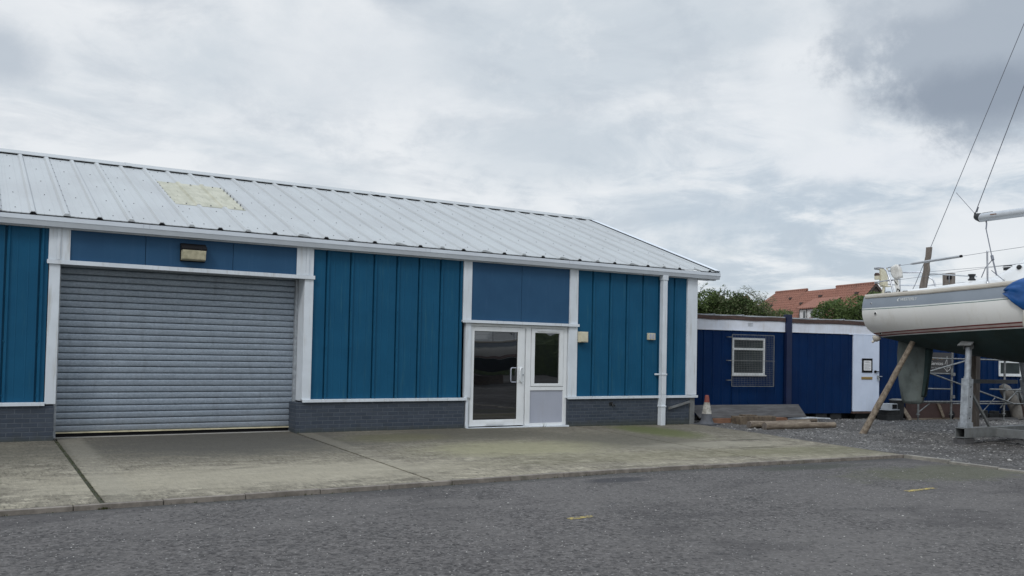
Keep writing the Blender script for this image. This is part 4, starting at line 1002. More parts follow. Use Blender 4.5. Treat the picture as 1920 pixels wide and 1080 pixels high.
for side in (-1, 1):
    st_ = Vector((18.76, -2.98, 3.80)) if side < 0 else Vector((20.36, -2.95, 3.80))
    pts = [st_] + [tops[(side, s)] for s in (3.28, 5.2, 7.0, 8.6)] + [Vector((XC + side * .1, YS - 9.5, 4.2))]
    mb.tube(pts, .0045, 5, cap=False)
    pts2 = [Vector((p_.x, p_.y, p_.z - .33)) for p_ in pts]; mb.tube(pts2, .004, 5, cap=False)
mb.build('guard_wire', X['wire'], YT)
a, c_ = Vector((18.60, -3.78, 0)), Vector((18.38, -5.05, 0))
def onwire(y): 
    p0, p1 = Vector((18.76, -2.98, 3.80)), tops[(-1, 3.28)]; t = (y - p0.y) / (p1.y - p0.y); return p0 + (p1 - p0) * t
mb = MB(); mb.tube([onwire(-3.70), onwire(-3.76), onwire(-3.80), onwire(-5.08)], [.012, .024, .031, .031], 10); mb.tube([onwire(-5.08), onwire(-5.12)], .03, 10, 1)
mb.build('wire_sleeve', [X['boom'], X['black']], YT)
mb = MB(); mb.tube([(19.3, -3.62, 3.58), (19.3, -3.74, 3.63), (19.3, -3.86, 3.63), (19.3, -4.9, 3.50)], .014, 6); mb.build('tiller_extension', X['boom'], YT)
mb = MB(); q = Vector((18.62, -5.20, 3.36)); mb.lathe([(.075, 0), (.08, .02), (.05, .05), (.055, .09), (.08, .11), (.075, .135)], q, 14); mb.build('winch', X['junk'], YT)
for yy in (-3.0, -3.45): mb = MB(); mb.tube([(18.70, yy, 3.17), (18.70, yy - .03, 3.21), (18.70, yy - .13, 3.21), (18.70, yy - .16, 3.17)], .014, 6); mb.build('cleat', X['junk'], YT)
mb = MB(); mb.tube([(18.71, -3.30, 3.17), (18.70, -3.33, 3.27), (18.70, -3.38, 3.24), (18.71, -3.36, 3.17)], .018, 6); mb.build('rope_coil', X['junk'], YT)
mb = MB(); mb.box(19.14, 19.40, -2.565, -2.50, 3.42, 3.85); mb.box(19.22, 19.46, -2.62, -2.46, 3.395, 3.425); mb.tube([(19.28, -2.54, 3.42), (19.26, -2.5, 3.10)], .03, 8)
mb.build('outboard_bracket', X['cream'], YT, bevel=.03)
mb = MB(); mb.lathe([(.055, 0), (.06, .02), (.06, .09), (.05, .10)], (19.06, -2.50, 3.56), 14, 0); mb.lathe([(.062, 0), (.062, .035), (.04, .07)], (19.06, -2.50, 3.655), 14, 1); mb.build('stern_light', [X['cream'], X['brownwood']], YT)
# mast, boom, rigging
MY = -8.35
mb = MB(); mb.tube([(XC, MY, 3.75), (XC, MY, 14.5)], .075, 14); mb.build('mast', X['boom'], YT)
mb = MB(); mb.tube([(XC, -4.80, 4.865), (XC, MY + .12, 4.90)], .100, 16); BO = mb.build('boom', X['boom'], YT)
mb = MB(); mb.tube([(XC, -4.66, 4.90), (XC, -4.70, 4.90), (XC, -4.805, 4.868)], [.05, .08, .104], 14); mb.tube([(XC, -4.66, 4.93), (XC, -4.67, 5.0)], .02, 6); mb.bar((XC, -4.85, 4.962), (XC, -5.08, 4.965), .03, .02); mb.build('boom_end', X['junk'], BO)
mb = MB(); mb.box(XC - .104, XC - .096, -5.22, -5.08, 4.885, 4.905); mb.build('boom_mark', X['timberr'], BO)
mb = MB()
mb.tube([(XC, -2.98, 3.1), (XC, -3.17, 3.44), (XC, MY + .08, 14.4)], .0075, 6)
mb.tube([(XC, -4.67, 4.98), (XC, MY + .08, 13.7)], .009, 6); mb.tube([(XC, -4.70, 5.0), (XC, -4.74, 5.12)], .02, 6); 
mb.tube([(XC, -4.21, 5.52), (XC, -4.66, 4.98)], .006, 6)
mb.tube([(XC, -9.6 + YS + .1, 3.7), (XC, MY - .08, 14.4)], .0075, 6)
for sg_ in (-1, 1): mb.tube([(XC + sg_ * 1.25, MY, 3.4), (XC + sg_ * .9, MY, 8.5), (XC, MY, 14.2)], .006, 6); mb.tube([(XC + sg_ * 1.2, MY + .4, 3.4), (XC, MY, 8.4)], .006, 6)
mb.build('rigging', X['wire'], YT)
mb = MB(); mb.bar((XC - .9, MY, 8.5), (XC + .9, MY, 8.5), .06, .03); mb.build('spreader', X['boom'], YT)
mb = MB()
mb.tube([(XC, -4.93, 4.78), (XC - .05, -4.97, 4.70), (XC - .12, -5.0, 4.58)], .016, 6); mb.tube([(XC - .12, -5.0, 4.58), (XC - .5, -5.36, 3.90)], .011, 6); mb.tube([(XC - .5, -5.36, 3.92), (XC - .53, -5.40, 3.82)], .032, 8); mb.tube([(XC - .53, -5.40, 3.82), (XC - .62, -5.55, 3.42)], .016, 6)
mb.tube([(XC - .53, -5.40, 3.84), (XC - .60, -5.28, 3.66), (XC - .66, -5.22, 3.44)], .010, 6); mb.build('mainsheet', X['wire'], YT)
mb = MB(); mb.tube([(18.34, -5.80, 3.52), (18.30, -6.1, 3.28)], .008, 5); mb.build('lashing', X['wire'], YT)

# second yacht, ashore behind the photographer's right; the door glass mirrors it
Y2 = copy_tree(YT); Y2.location = (25.0, -27.0, -1.25); Y2.rotation_euler = (0, 0, R(64))
for ch in list(Y2.children):
    if ch.name.split('.')[0] in ('keel', 'rudder', 'skeg'): bpy.data.objects.remove(ch)
mb = MB(); mb.box(24.0, 26.0, -27.8, -26.6, -.25, .27); tag(mb.build('cradle_block', X['timberd'], None, loc=(25, -27.2, -.2)), 'timber cribbing under the second yacht across the yard', 'timber block')
Y2['label'] = 'second white yacht ashore across the yard, mirrored in the glass door'
YT['group'] = Y2['group'] = 'yachts laid up ashore in the yard'

# things on or under the yacht
def solo(mb, name, m, loc, label, cat, group=None, bevel=0.0):
    return tag(mb.build(name, m, None, loc=loc, bevel=bevel), label, cat, group)
mb = MB(); cen = (18.715, -3.28, 3.66)
ring = [(0.0, .20), (.06, .19), (.11, .12), (.145, .02), (.15, -.07), (.16, -.13), (.10, -.135), (.05, -.17), (-.02, -.16), (-.08, -.10), (-.125, -.02), (-.14, .07), (-.13, .14), (-.07, .165)]
def hb(p_, q_, a): return (cen[0] + a, cen[1] - p_, cen[2] + q_)
n = len(ring); LV = []
for a, sc_ in ((-.055, .75), (-.035, .97), (.035, .97), (.055, .75)):
    for p_, q_ in ring: LV.append(hb(p_ * sc_, q_ * sc_, a))
mb.add(LV, [(i * n + j, i * n + (j + 1) % n, (i + 1) * n + (j + 1) % n, (i + 1) * n + j) for i in range(3) for j in range(n)], 0, True); mb.add(LV[:n], [tuple(range(n - 1, -1, -1))]); mb.add(LV[-n:], [tuple(range(n))])
LBY = thing('lifebuoy', 'white canvas covered lifebuoy hung on the yacht stern rail', 'lifebuoy', (18.715, -3.28, 3.46))
mb.build('cover', X['canvas'], LBY)
mb = MB(); mb.bar((18.71, -3.28, 3.50), (18.71, -3.34, 3.20), .09, .03, (1, 0, 0)); mb.bar((18.72, -3.22, 3.50), (18.72, -3.33, 3.36), .02, .05, (1, 0, 0)); mb.build('strap', X['canvas'], LBY)
mb = MB()
for i, (y_, z_, wdt) in enumerate(((-3.63, 3.17, .075), (-3.66, 3.38, .074), (-3.74, 3.72, .066), (-3.735, 3.86, .058), (-3.78, 4.04, .058), (-3.80, 4.25, .060))):
    for sx_, sy_ in ((-1, -1), (1, -1), (1, 1), (-1, 1)): mb.v.append((19.2 + sx_ * wdt * .7, y_ + sy_ * wdt, z_))
for i in range(5):
    for j in range(4): mb.f.append((i * 4 + j, i * 4 + (j + 1) % 4, i * 4 + 4 + (j + 1) % 4, i * 4 + 4 + j)); mb.m.append(0); mb.s.append(False)
mb.add(mb.v[-4:], [(0, 1, 2, 3)]); mb.add(mb.v[:4], [(3, 2, 1, 0)])
solo(mb, 'timber_post', X['postb'], (19.2, -3.63, 3.17), 'tall curved grey timber post standing upright in the yacht cockpit', 'post', bevel=.012)
mb = MB(); mb.prism([(-.115, 3.17), (.115, 3.17), (.125, 3.67), (-.125, 3.665)], 19.74, 19.86, lambda p_, q_, a: (a, -3.91 + p_, q_)); mb.box(19.73, 19.739, -4.02, -3.90, 3.52, 3.60, 1); mb.box(19.725, 19.729, -3.975, -3.955, 3.44, 3.62, 2)
solo(mb, 'timber_block', [X['postb'], X['black'], X['steel']], (19.8, -3.91, 3.17), 'short square grey timber block on the yacht deck, forward of the tall post', 'timber block')
# tarpaulin over the topsides and a fender
mb = MB(); us = [i / 26 for i in range(27)]; vs_ = [i / 18 for i in range(19)]
def tarp(u, v):
    s = 3.72 + 2.6 * u
    zt_ = lerp(ZS, s) - .13 + .24 * min(1, u * 6) + .03 * math.sin(u * 23)
    zl = [(0, 3.00), (.035, 2.93), (.07, 2.84), (.13, 2.72), (.19, 2.61), (.26, 2.62), (.6, 2.35), (1, 2.4)]
    z = zt_ + (lerp(zl, u) - zt_) * v
    q = hullpt(s, min(z, lerp(ZS, s)), -1, .040 + .05 * abs(noise.noise(Vector((u * 11 + v * 2.2, v * 2.5 - u * 4, 2)))) + .022 * abs(math.sin(u * 34 - v * 4)) * (.3 + .7 * v))
    q.y = YS - s + .05 * (1 - u) * math.sin(v * 3.1) * -1
    q.z = z
    if z > lerp(ZS, s): q.x += (z - lerp(ZS, s)) * .9
    return q
mb.grid(tarp, us, vs_, 0, True)
o = solo(mb, 'tarpaulin', X['tarp'], (18.2, -6.2, 2.4), 'bright blue tarpaulin hung over the yacht side at the photo edge', 'tarpaulin')
sm_ = o.modifiers.new('thick', 'SOLIDIFY'); sm_.thickness = .006
q = hullpt(4.30, 2.6, -1, .13)
FD = thing('fender', 'off white cylindrical fender hanging below the blue tarpaulin', 'fender', (q.x, q.y, 2.24))
mb = MB(); mb.lathe([(.03, 2.24), (.08, 2.27), (.11, 2.33), (.115, 2.40), (.115, 2.58), (.105, 2.64), (.06, 2.68), (.03, 2.70), (.027, 2.76)], (q.x, q.y, 0), 18); mb.build('body', X['fender'], FD)
mb = MB(); mb.tube([(q.x, q.y, 2.75), (q.x + .05, q.y, 3.0), (q.x + .13, q.y, 3.3)], .008, 6); mb.build('rope', X['canvas'], FD)
# round timber prop
pa, pb = Vector((18.07, -2.84, CBASE - .13)), Vector((18.98, -3.56, 2.06)); k = 9
mb = MB(); mb.tube([pa.lerp(pb, i / k) + Vector((.003 * math.sin(i * 1.7), .003 * math.cos(i * 2.1), 0)) for i in range(k + 1)], [.078 - .0022 * i + .003 * math.sin(i * 2.3) for i in range(k + 1)], 16)
solo(mb, 'timber_prop', X['timber'], tuple(pa), 'round timber pole leaning up under the yacht stern', 'timber prop')
# cradle
gzc = z_gr(18.6, -5.1)
CRD = thing('boat_cradle', 'galvanised steel boat cradle with padded leg under the yacht', 'boat cradle', (18.5, -5.1, gzc))
BX0, BX1, BY, BZ0, BZ1 = 18.40, 21.45, -5.08, -.045, .165
mb = MB(); hw_ = .115; t_ = .012
for (ya, yb, za, zb_) in ((BY - hw_, BY + hw_, BZ0, BZ0 + t_), (BY - hw_, BY + hw_, BZ1 - t_, BZ1), (BY - hw_, BY - hw_ + t_, BZ0 + t_, BZ1 - t_), (BY + hw_ - t_, BY + hw_, BZ0 + t_, BZ1 - t_)): mb.box(BX0, BX1, ya, yb, za, zb_)
mb.box(BX0 + .9, BX0 + .91, BY - hw_ + .013, BY + hw_ - .013, BZ0 + .013, BZ1 - .013); mb.box(19.55, 19.75, BY - hw_ - .006, BY + hw_ + .006, BZ0 - .01, BZ1 + .006)
mb.box(19.55, 19.7, BY - 4.2, BY - .125, BZ0, BZ1 - .03)
mb.build('base_beam', X['steelgrey'], CRD, bevel=.004)
def leg(sgn):
    xb = 18.60 if sgn < 0 else 21.25; xt = xb + (.115 if sgn < 0 else -.55); dirv = Vector((xt - xb, 0, 1.94 - BZ1)); 
    P = lambda t: Vector((xb, BY, BZ1)) + dirv * t
    mb = MB(); mb.bar(P(-.0), P(.60), .17, .17, (0, 1, 0)); 
    mb.box(xb - .12, xb + .12, BY - .10, BY - .088, BZ1, BZ1 + .12); mb.box(xb - .12, xb + .12, BY + .088, BY + .10, BZ1, BZ1 + .12)
    for z_ in (.12, .25, .38, .5): p_ = P(z_); mb.box(p_.x - .014, p_.x + .014, BY - .09, BY - .0855, p_.z - .014, p_.z + .014, 1)
    lg = mb.build('leg', [X['galv'], X['junk']], CRD, bevel=.004)
    mb = MB(); mb.tube([P(.57), P(.985)], .066, 16); mb.tube([P(.60), P(.625)], .078, 16); mb.build('screw_tube', X['galv'], lg)
    tp_ = P(1.0); nrm = Vector((-.50 * -sgn, 0.0, .86)).normalized() if sgn < 0 else Vector((.5 * -sgn, 0, .86)).normalized()
    sl = Vector((nrm.z, 0, -nrm.x)); mb = MB()
    mb.bar(tp_ + nrm * .10 - sl * .16, tp_ + nrm * .10 + sl * .18, .30, .02, tuple(nrm))
    for yy in (-.085, .085): mb.bar(tp_ + Vector((0, yy, -.06)), tp_ + Vector((0, yy, .0)) + nrm * .09, .10, .012, (0, 1, 0))
    mb.tube([tp_ + Vector((0, -.11, 0)), tp_ + Vector((0, .11, 0))], .018, 8)
    mb.build('pad', X['steelgrey'], lg)
leg(-1); leg(1)
mb = MB(); mb.bar((18.78, BY + .03, 1.0), (19.55, BY + .03, .17), .05, .05, (0, 1, 0)); mb.build('brace', X['steelgrey'], CRD)
mb = MB(); mb.bar((18.80, BY + .06, 1.17), (21.9, BY + .75, 1.13), .07, .09); mb.build('tie_bar', X['junk'], CRD)
mb = MB(); mb.box(18.42, 18.78, BY - .10, BY + .16, gzc - .03, BZ0 - .012); solo(mb, 'packing_block', X['timberg'], (18.6, BY, gzc), 'rough timber packing block under the open end of the cradle beam', 'packing block', bevel=.006)
mb = MB(); mb.box(-.09, .09, -.07, .07, 0, 1.92, 0, Matrix.Translation((20.62, -4.05, CBASE - .1)) @ Matrix.Rotation(R(1.2), 4, 'Y')); solo(mb, 'support_post', X['postb'], (20.62, -4.05, CBASE - .1), 'square brown timber post under the hull behind the galvanised cradle leg', 'support post', bevel=.008)
mb = MB(); mb.box(19.2, 20.0, -8.5, -7.0, z_gr(19, -7.6) - .03, .41); solo(mb, 'keel_block', X['timberd'], (19.6, -7.7, z_gr(19, -7.6)), 'heavy timber block under the yacht keel', 'keel block', bevel=.01)

# ================================================================== SCAFFOLD against the cabins
SCF = thing('scaffold_tower', 'aluminium scaffold tower frames standing behind the yacht rudder', 'scaffold tower', cab((2.5, -.7, CBASE)), CA)
def sct(name, pts, r_, m='alu', parent=None):
    mb = MB(); mb.tube([cab(p_) for p_ in pts], r_, 10); return mb.build(name, X[m], parent or SCF)
for s, n_ in ((1.27, -.70), (2.50, -.70), (4.57, -.70), (6.55, -.70)):
    po = sct('upright', [(s - .02, n_, .02), (s + .03, n_, 2.10)], .030)
    mb = MB(); mb.lathe([(.02, -.10), (.02, .06), (.055, .065), (.055, .085), (.03, .09)], cab((s - .02, n_, 0)), 12); mb.box(-.11, .11, -.11, .11, -.11, -.09, 0, Matrix.Translation(cab((s - .02, n_, 0)))); mb.build('base_jack', X['steelgrey'], po)
for z_ in (1.675, 1.245, .81, .42): sct('rung', [(1.30, -.70, z_), (2.48, -.70, z_ - .015)], .021)
for z_ in (1.665, .385): sct('ledger', [(2.50, -.735, z_), (6.6, -.735, z_ - .02)], .022)
sct('ledger', [(1.27, -.74, .445), (4.6, -.74, .44)], .020); sct('ledger', [(3.95, -.74, .80), (6.6, -.74, .76)], .022)
sct('diagonal_brace', [(1.30, -.765, 1.225), (3.15, -.765, 1.655)], .025); sct('diagonal_brace', [(1.55, -.79, 1.255), (4.80, -.79, .39)], .022); sct('diagonal_brace', [(1.22, -.68, .10), (1.75, -.68, .42)], .016); sct('diagonal_brace', [(3.55, -.66, -.02), (4.25, -.66, .55)], .014); sct('diagonal_brace', [(4.45, -.66, .25), (5.3, -.66, .85)], .018)
for q in ((2.50, -.73, .58), (4.57, -.73, .80), (2.50, -.74, 1.22)): mb = MB(); mb.box(-.04, .05, -.05, .03, -.045, .045, 0, Matrix.Translation(cab(q))); mb.build('coupler', X['steelgrey'], SCF)

# ================================================================== clutter along the cabins
def lb(mb, name, m, at_, label, cat, group=None, bevel=0.0): return solo(inplace(mb), name, m, tuple(cab(at_)), label, cat, group, bevel)
mb = MB(); Rz = Matrix.Translation((.535, -.36, .205)) @ Matrix.Rotation(R(12), 4, 'Z')
HT = thing('heater_box', 'small white metal box with dark front on a dark crate', 'metal box', cab((.535, -.36, .19)), CA)
mb.box(-.20, .20, -.13, .13, 0, .165, 0, Rz); mb.box(-.25, .25, -.17, .17, -.02, -.002, 0, Rz); inplace(mb).build('case', X['felt'], HT, bevel=.006)
mb = MB(); mb.box(-.045, .17, -.137, -.131, .02, .145, 0, Rz); inplace(mb).build('front', X['black'], HT)
mb = MB(); mb.box(.33, .80, -.50, -.10, CBASE - .03, .055); mb.box(.36, .77, -.47, -.13, .055, .183); lb(mb, 'crate', X['junk'], (.56, -.3, CBASE), 'dark crate under the white metal box by the cabin wall', 'crate', bevel=.01)
BIN = thing('bin', 'narrow black bin with pale rubbish on its lid beside the rudder', 'bin', cab((.88, -.30, CBASE)), CA)
mb = MB(); mb.lathe([(.16, CBASE - .02), (.19, .2), (.20, .44), (.21, .455)], cab((.88, -.30, 0)), 16); mb.build('body', X['junk'], BIN)
mb = MB(); mb.lathe([(.215, .456), (.22, .475), (.12, .50), (.03, .505)], cab((.88, -.30, 0)), 16); mb.build('lid', X['steelgrey'], BIN)
mb = MB(); mb.bar((1.17, -.52, CBASE - .02), (1.01, -.24, .40), .13, .03, (0, -1, 0)); lb(mb, 'plank', X['timber'], (1.17, -.52, CBASE), 'pale offcut plank leaning on the black bin', 'plank', bevel=.004)
BBD = thing('board', 'dark brown board standing along the cabin base behind the scaffold', 'board', cab((2.2, -.30, CBASE)), CA)
mb = MB(); mb.box(1.20, 3.30, -.31, -.285, CBASE - .0, .37); inplace(mb).build('panel', X['brownboard'], BBD)
mb = MB(); mb.box(1.20, 3.30, -.33, -.3105, CBASE - .02, CBASE + .03); mb.bar((2.38, -.335, .38), (2.60, -.335, CBASE + .04), .09, .03, (0, 1, 0)); inplace(mb).build('batten', X['timber'], BBD)
mb = MB(); mb.lathe([(.11, 0), (.12, .03), (.12, .06), (.07, .10)], cab((2.72, -.46, .04)), 16, axis=(.3, -1, 0)); solo(mb, 'tyre', X['black'], tuple(cab((2.72, -.46, CBASE))), 'small black wheel against the brown board', 'wheel')
mb = MB(); pts = [cab(p_) for p_ in ((5.22, -.62, CBASE), (5.16, -.58, .25), (5.05, -.50, .55), (4.92, -.42, .80), (4.86, -.36, .92))]; mb.tube(pts, [.15, .17, .18, .16, .09], 14); solo(mb, 'rolled_sail', X['rolld'], tuple(pts[0]), 'pale bulky roll leaning on the dark blue cabin', 'roll')
TR = thing('trestle', 'grey metal trestle among the clutter by the cabin', 'trestle', cab((5.5, -.55, CBASE)), CA)
for a, c_ in (((5.35, -.6, CBASE), (5.28, -.5, .72)), ((5.75, -.6, CBASE), (5.40, -.5, .72)), ((5.62, -.35, CBASE), (5.34, -.5, .72))):
    mb = MB(); mb.bar(cab(a), cab(c_), .06, .06, (0, 1, 0)); mb.build('leg', X['steelgrey'], TR)
mb = MB(); mb.bar(cab((5.2, -.5, .75)), cab((5.7, -.5, .77)), .09, .09); mb.build('rail', X['steelgrey'], TR)
mb = MB(); mb.bar((3.6, -.62, CBASE + .01), (5.75, -.70, CBASE + .01), .09, .07); lb(mb, 'plank', X['timberg'], (4.6, -.66, CBASE), 'grey plank lying on the gravel under the scaffold', 'plank')
mb = MB(); mb.tube([cab((5.45, -.42, .62)), cab((5.95, -.42, .64))], .06, 10); mb.bar(cab((5.6, -.42, CBASE)), cab((5.62, -.42, .55)), .25, .2, (0, 1, 0), 1); solo(mb, 'timber_stack', [X['timber'], X['brownboard']], tuple(cab((5.6, -.42, CBASE))), 'short round timber on a brown stump by the cabin', 'timber')
mb = MB()
for i in range(7): s = 3.7 + i * .24 + random.uniform(-.05, .05); hh = random.uniform(.12, .26); mb.box(s, s + .2, -.32, -.12, CBASE - .02, CBASE + hh)
lb(mb, 'blocks_row', X['junk'], (4.4, -.2, CBASE), 'row of dark boxes along the base of the corrugated cabin', 'boxes', bevel=.012)

# grey board, sleepers, logs, cone
BO_ = thing('leaning_board', 'long weathered grey board leaning beside the blue cabin', 'board', cab((-4.5, -.65, .04)), CA)
mb = MB()
vsb = [(-5.98, -.78, .045), (-2.64, -.74, .048), (-2.72, -.50, .365), (-6.16, -.54, .355)]
nrm = Vector((0, .8, -.6)) * .03
mb.add([Vector(p_) for p_ in vsb] + [Vector(p_) + nrm for p_ in vsb], [(0, 1, 2, 3), (7, 6, 5, 4), (0, 4, 5, 1), (1, 5, 6, 2), (2, 6, 7, 3), (3, 7, 4, 0)]); inplace(mb).build('board', X['timberg'], BO_)
mb = MB()
for s in (-5.4, -4.2, -3.1): mb = MB(); mb.bar((s, -.48, CBASE), (s, -.50, .33), .07, .05, (0, 1, 0)); inplace(mb).build('stake', X['timberd'], BO_)
for (s0, s1, n0, z0, z1, lab) in ((-5.72, -4.55, -.95, CBASE - .01, .035, 'reddish timber baulk beside the traffic cone'), (-4.3, -3.30, -.90, CBASE - .01, .045, 'reddish timber baulk with cut end under the grey board')):
    mb = MB(); mb.prism([(s0, z0), (s1, z0), (s1 - .12, z1), (s0, z1)], n0, n0 + .24, lambda p_, q_, a: (p_, a, q_)); lb(mb, 'timber_baulk', X['timberr'], ((s0 + s1) / 2, n0 + .1, CBASE), lab, 'timber baulk', 'reddish timber baulks by the board', .006)
T1 = Matrix.Translation((16.92, -.30, CBASE - .02)) @ Matrix.Rotation(R(-4), 4, 'Z')
mb = MB(); mb.box(-.34, .50, -.16, .17, 0, .215, 0, T1); solo(mb, 'sleeper_offcut', X['timberd'], (17.0, -.3, CBASE), 'thick dark sleeper offcut in front of the grey board', 'sleeper', bevel=.01)
mb = MB(); mb.box(-.10, .28, -.10, .14, .218, .245, 0, T1); solo(mb, 'wood_offcut', X['timberd'], (17.0, -.3, .14), 'thin flat wood offcut on top of the sleeper', 'wood offcut', bevel=.004)
mb = MB(); mb.box(.50, 1.0, -.02, .22, .06, .20, 0, T1); mb.box(.52, .62, .0, .2, 0, .06, 0, T1); mb.box(.85, .95, .0, .2, 0, .06, 0, T1); solo(mb, 'sleeper_offcut', X['timberd'], (17.6, -.3, CBASE), 'thinner dark sleeper piece butted behind the thick one', 'sleeper', bevel=.01)
def log(a, b_, r0, r1, lab):
    a, b_ = Vector(a), Vector(b_); k = 10; mb = MB()
    mb.tube([a.lerp(b_, i / k) + Vector((0, .008 * math.sin(i * 1.9), .004 * math.sin(i * 1.3))) for i in range(k + 1)], [r0 + (r1 - r0) * i / k + .004 * math.sin(i * 2.7) for i in range(k + 1)], 18)
    dr = (b_ - a).normalized()
    mb.lathe([(r0 * .97, 0), (r0 * .75, .004), (.012, .005)], a - dr * .001, 18, 1, axis=-dr)
    solo(mb, 'log', [X['timber'], X['postb']], tuple(a), lab, 'log', 'round logs on the gravel')
log((16.36, -1.44, CBASE + .045), (18.62, -1.62, CBASE + .03), .092, .078, 'long round log lying nearest on the gravel')
log((16.22, -1.08, CBASE + .06), (18.3, -1.12, CBASE + .04), .085, .075, 'round log lying just behind the longer nearest log')
CN = thing('traffic_cone', 'dirty traffic cone with red tip and white sleeve by the unit corner', 'traffic cone', (15.74, -.14, CBASE - .005))
cx_, cy_, cz_ = 15.74, -.14, CBASE - .005
mb = MB(); Tc = Matrix.Translation((cx_, cy_, cz_)) @ Matrix.Rotation(R(20), 4, 'Z'); mb.box(-.25, .25, -.25, .25, 0, .035, 0, Tc); mb.lathe([(.20, .036), (.165, .07), (.142, .12), (.118, .27)], (cx_, cy_, cz_), 24); mb.build('base', X['conegrey'], CN)
mb = MB(); mb.lathe([(.1225, .272), (.1195, .275), (.070, .545), (.068, .55)], (cx_, cy_, cz_), 24); mb.build('sleeve', X['conewhite'], CN)
mb = MB(); mb.lathe([(.069, .552), (.046, .71), (.044, .725), (.03, .728)], (cx_, cy_, cz_), 24); mb.build('tip', X['conered'], CN)
mb = MB(); mb.tube([(18.9, .12, CBASE + .04), (19.6, .05, CBASE + .05), (20.4, -.05, CBASE + .03)], [.03, .05, .025], 8); solo(mb, 'plastic_wrap', X['felt'], (19.6, .05, CBASE), 'pale crumpled plastic sheet under the cabin edge', 'plastic sheet')
mb = MB(); mb.tube([(18.1, -.55, CBASE + .03), (19.3, -.50, CBASE + .05)], [.06, .05], 10); solo(mb, 'dark_pole', X['timberd'], (18.1, -.55, CBASE), 'short dark pole between the logs and the cabin', 'pole')

# ================================================================== planting behind the cabins
def leafcloud(mb, cen, rad, n, size, mi, top_bias=0.0):
    for _ in range(n):
        while True:
            p_ = Vector((random.uniform(-1, 1), random.uniform(-1, 1), random.uniform(-1, 1)))
            if .25 < p_.length < 1 : break
        q = Vector((cen[0] + p_.x * rad[0], cen[1] + p_.y * rad[1], cen[2] + p_.z * rad[2]))
        q += Vector((noise.noise(q * 1.7), noise.noise(q * 1.7 + Vector((5, 0, 0))), noise.noise(q * 1.7 + Vector((0, 9, 0))))) * .25
        a = Vector((random.gauss(0, 1), random.gauss(0, 1), random.gauss(0, .7) + .4)).normalized(); b_ = a.orthogonal().normalized()
        b_ = Matrix.Rotation(random.uniform(0, 6.28), 3, a) @ b_; c_ = a.cross(b_)
        s = size * random.uniform(.6, 1.3); s2 = s * .38
        mb.add([q - b_ * s, q + c_ * s2, q + b_ * s, q - c_ * s2], [(0, 1, 2, 3)], random.choice(mi))
def shrub(label, base, clumps, n, size, mats, mi, sprigs=(), name='shrub'):
    r_ = thing(name, label, 'shrub', base, 0, 'shrubs behind the cabins')
    mb = MB(); tot = sum(c_[1][0] * c_[1][1] * c_[1][2] for c_ in clumps) ** 1
    for cen, rad in clumps: leafcloud(mb, cen, rad, int(n * rad[0] * rad[1] * rad[2] / tot), size, mi)
    for a, b_, k in sprigs:
        a, b_ = Vector(a), Vector(b_); ax = (b_ - a)
        for i in range(k):
            t = random.random(); q = a + ax * t + Vector((0, 0, .18 * math.sin(t * 3.1))) + Vector((random.gauss(0, .03), random.gauss(0, .03), random.gauss(0, .03)))
            dv = (ax.normalized() + Vector((random.gauss(0, .6), random.gauss(0, .6), random.gauss(.1, .6)))).normalized(); sd = dv.orthogonal().normalized(); s = size * random.uniform(.7, 1.2)
            mb.add([q, q + dv * s + sd * s * .3, q + dv * s * 2, q + dv * s - sd * s * .3], [(0, 1, 2, 3)], random.choice(mi))
    mb.build('crown', mats, r_)
    mb = MB(); bs = Vector(base)
    for cen, rad in clumps:
        c_ = Vector(cen); mb.tube([bs + Vector((random.uniform(-.1, .1), random.uniform(-.1, .1), -.05)), bs.lerp(c_, .5) + Vector((random.uniform(-.15, .15), random.uniform(-.15, .15), 0)), c_], [.05, .035, .012], 6)
    for a, b_, k in sprigs:
        a, b_ = Vector(a), Vector(b_); mb.tube([a, a.lerp(b_, .5) + Vector((0, 0, .18)), b_], [.012, .008, .003], 5)
    mb.build('stem', X['bark'], r_)
    return r_
LA, LBm, LC = X['leafA'], X['leafB'], X['leafC']
g0 = CBASE
shrub('dark green bushy shrub behind the cabin roof, next to the unit corner', (21.2, 6.6, g0), [((20.9, 6.7, 3.15), (.9, .8, .80)), ((21.7, 6.4, 3.35), (.75, .7, .55)), ((21.3, 6.5, 2.2), (1.0, .9, .8)), ((20.5, 7.0, 3.5), (.5, .5, .45))], 20000, .055, [LA, LBm], [0, 0, 1, 1],
      [((21.2, 6.6, 3.4), (20.95, 6.4, 4.15), 40), ((21.5, 6.5, 3.4), (21.75, 6.2, 4.1), 40), ((20.8, 6.8, 3.4), (20.7, 6.6, 4.1), 40), ((21.9, 6.3, 3.3), (22.1, 6.2, 3.9), 30), ((21.3, 6.5, 3.4), (21.4, 6.3, 4.05), 30)])
shrub('dark green spreading shrub in the middle behind the cabin roof', (22.6, 5.9, g0), [((22.3, 6.0, 3.25), (.8, .7, .55)), ((22.9, 5.8, 3.2), (.75, .7, .5)), ((22.5, 5.9, 2.3), (1.0, .9, .7))], 17000, .055, [LA, LC], [0, 0, 0, 1],
      [((22.3, 6.0, 3.3), (22.2, 5.8, 4.0), 34), ((22.6, 5.9, 3.3), (22.75, 5.7, 3.85), 34), ((22.0, 6.1, 3.3), (22.25, 6.0, 3.95), 30), ((22.9, 5.8, 3.2), (22.65, 5.6, 3.8), 24)])
shrub('olive green feathery shrub behind the cabin roof by the dark post', (23.6, 5.4, g0), [((23.3, 5.5, 3.1), (.7, .6, .5)), ((23.9, 5.2, 2.95), (.65, .6, .42)), ((23.6, 5.4, 2.2), (.9, .8, .7))], 13000, .05, [LC, LA, LBm], [0, 0, 1, 2],
      [((23.6, 5.4, 3.2), (23.9, 5.2, 3.6), 24), ((23.2, 5.5, 3.2), (23.35, 5.4, 3.6), 24)])
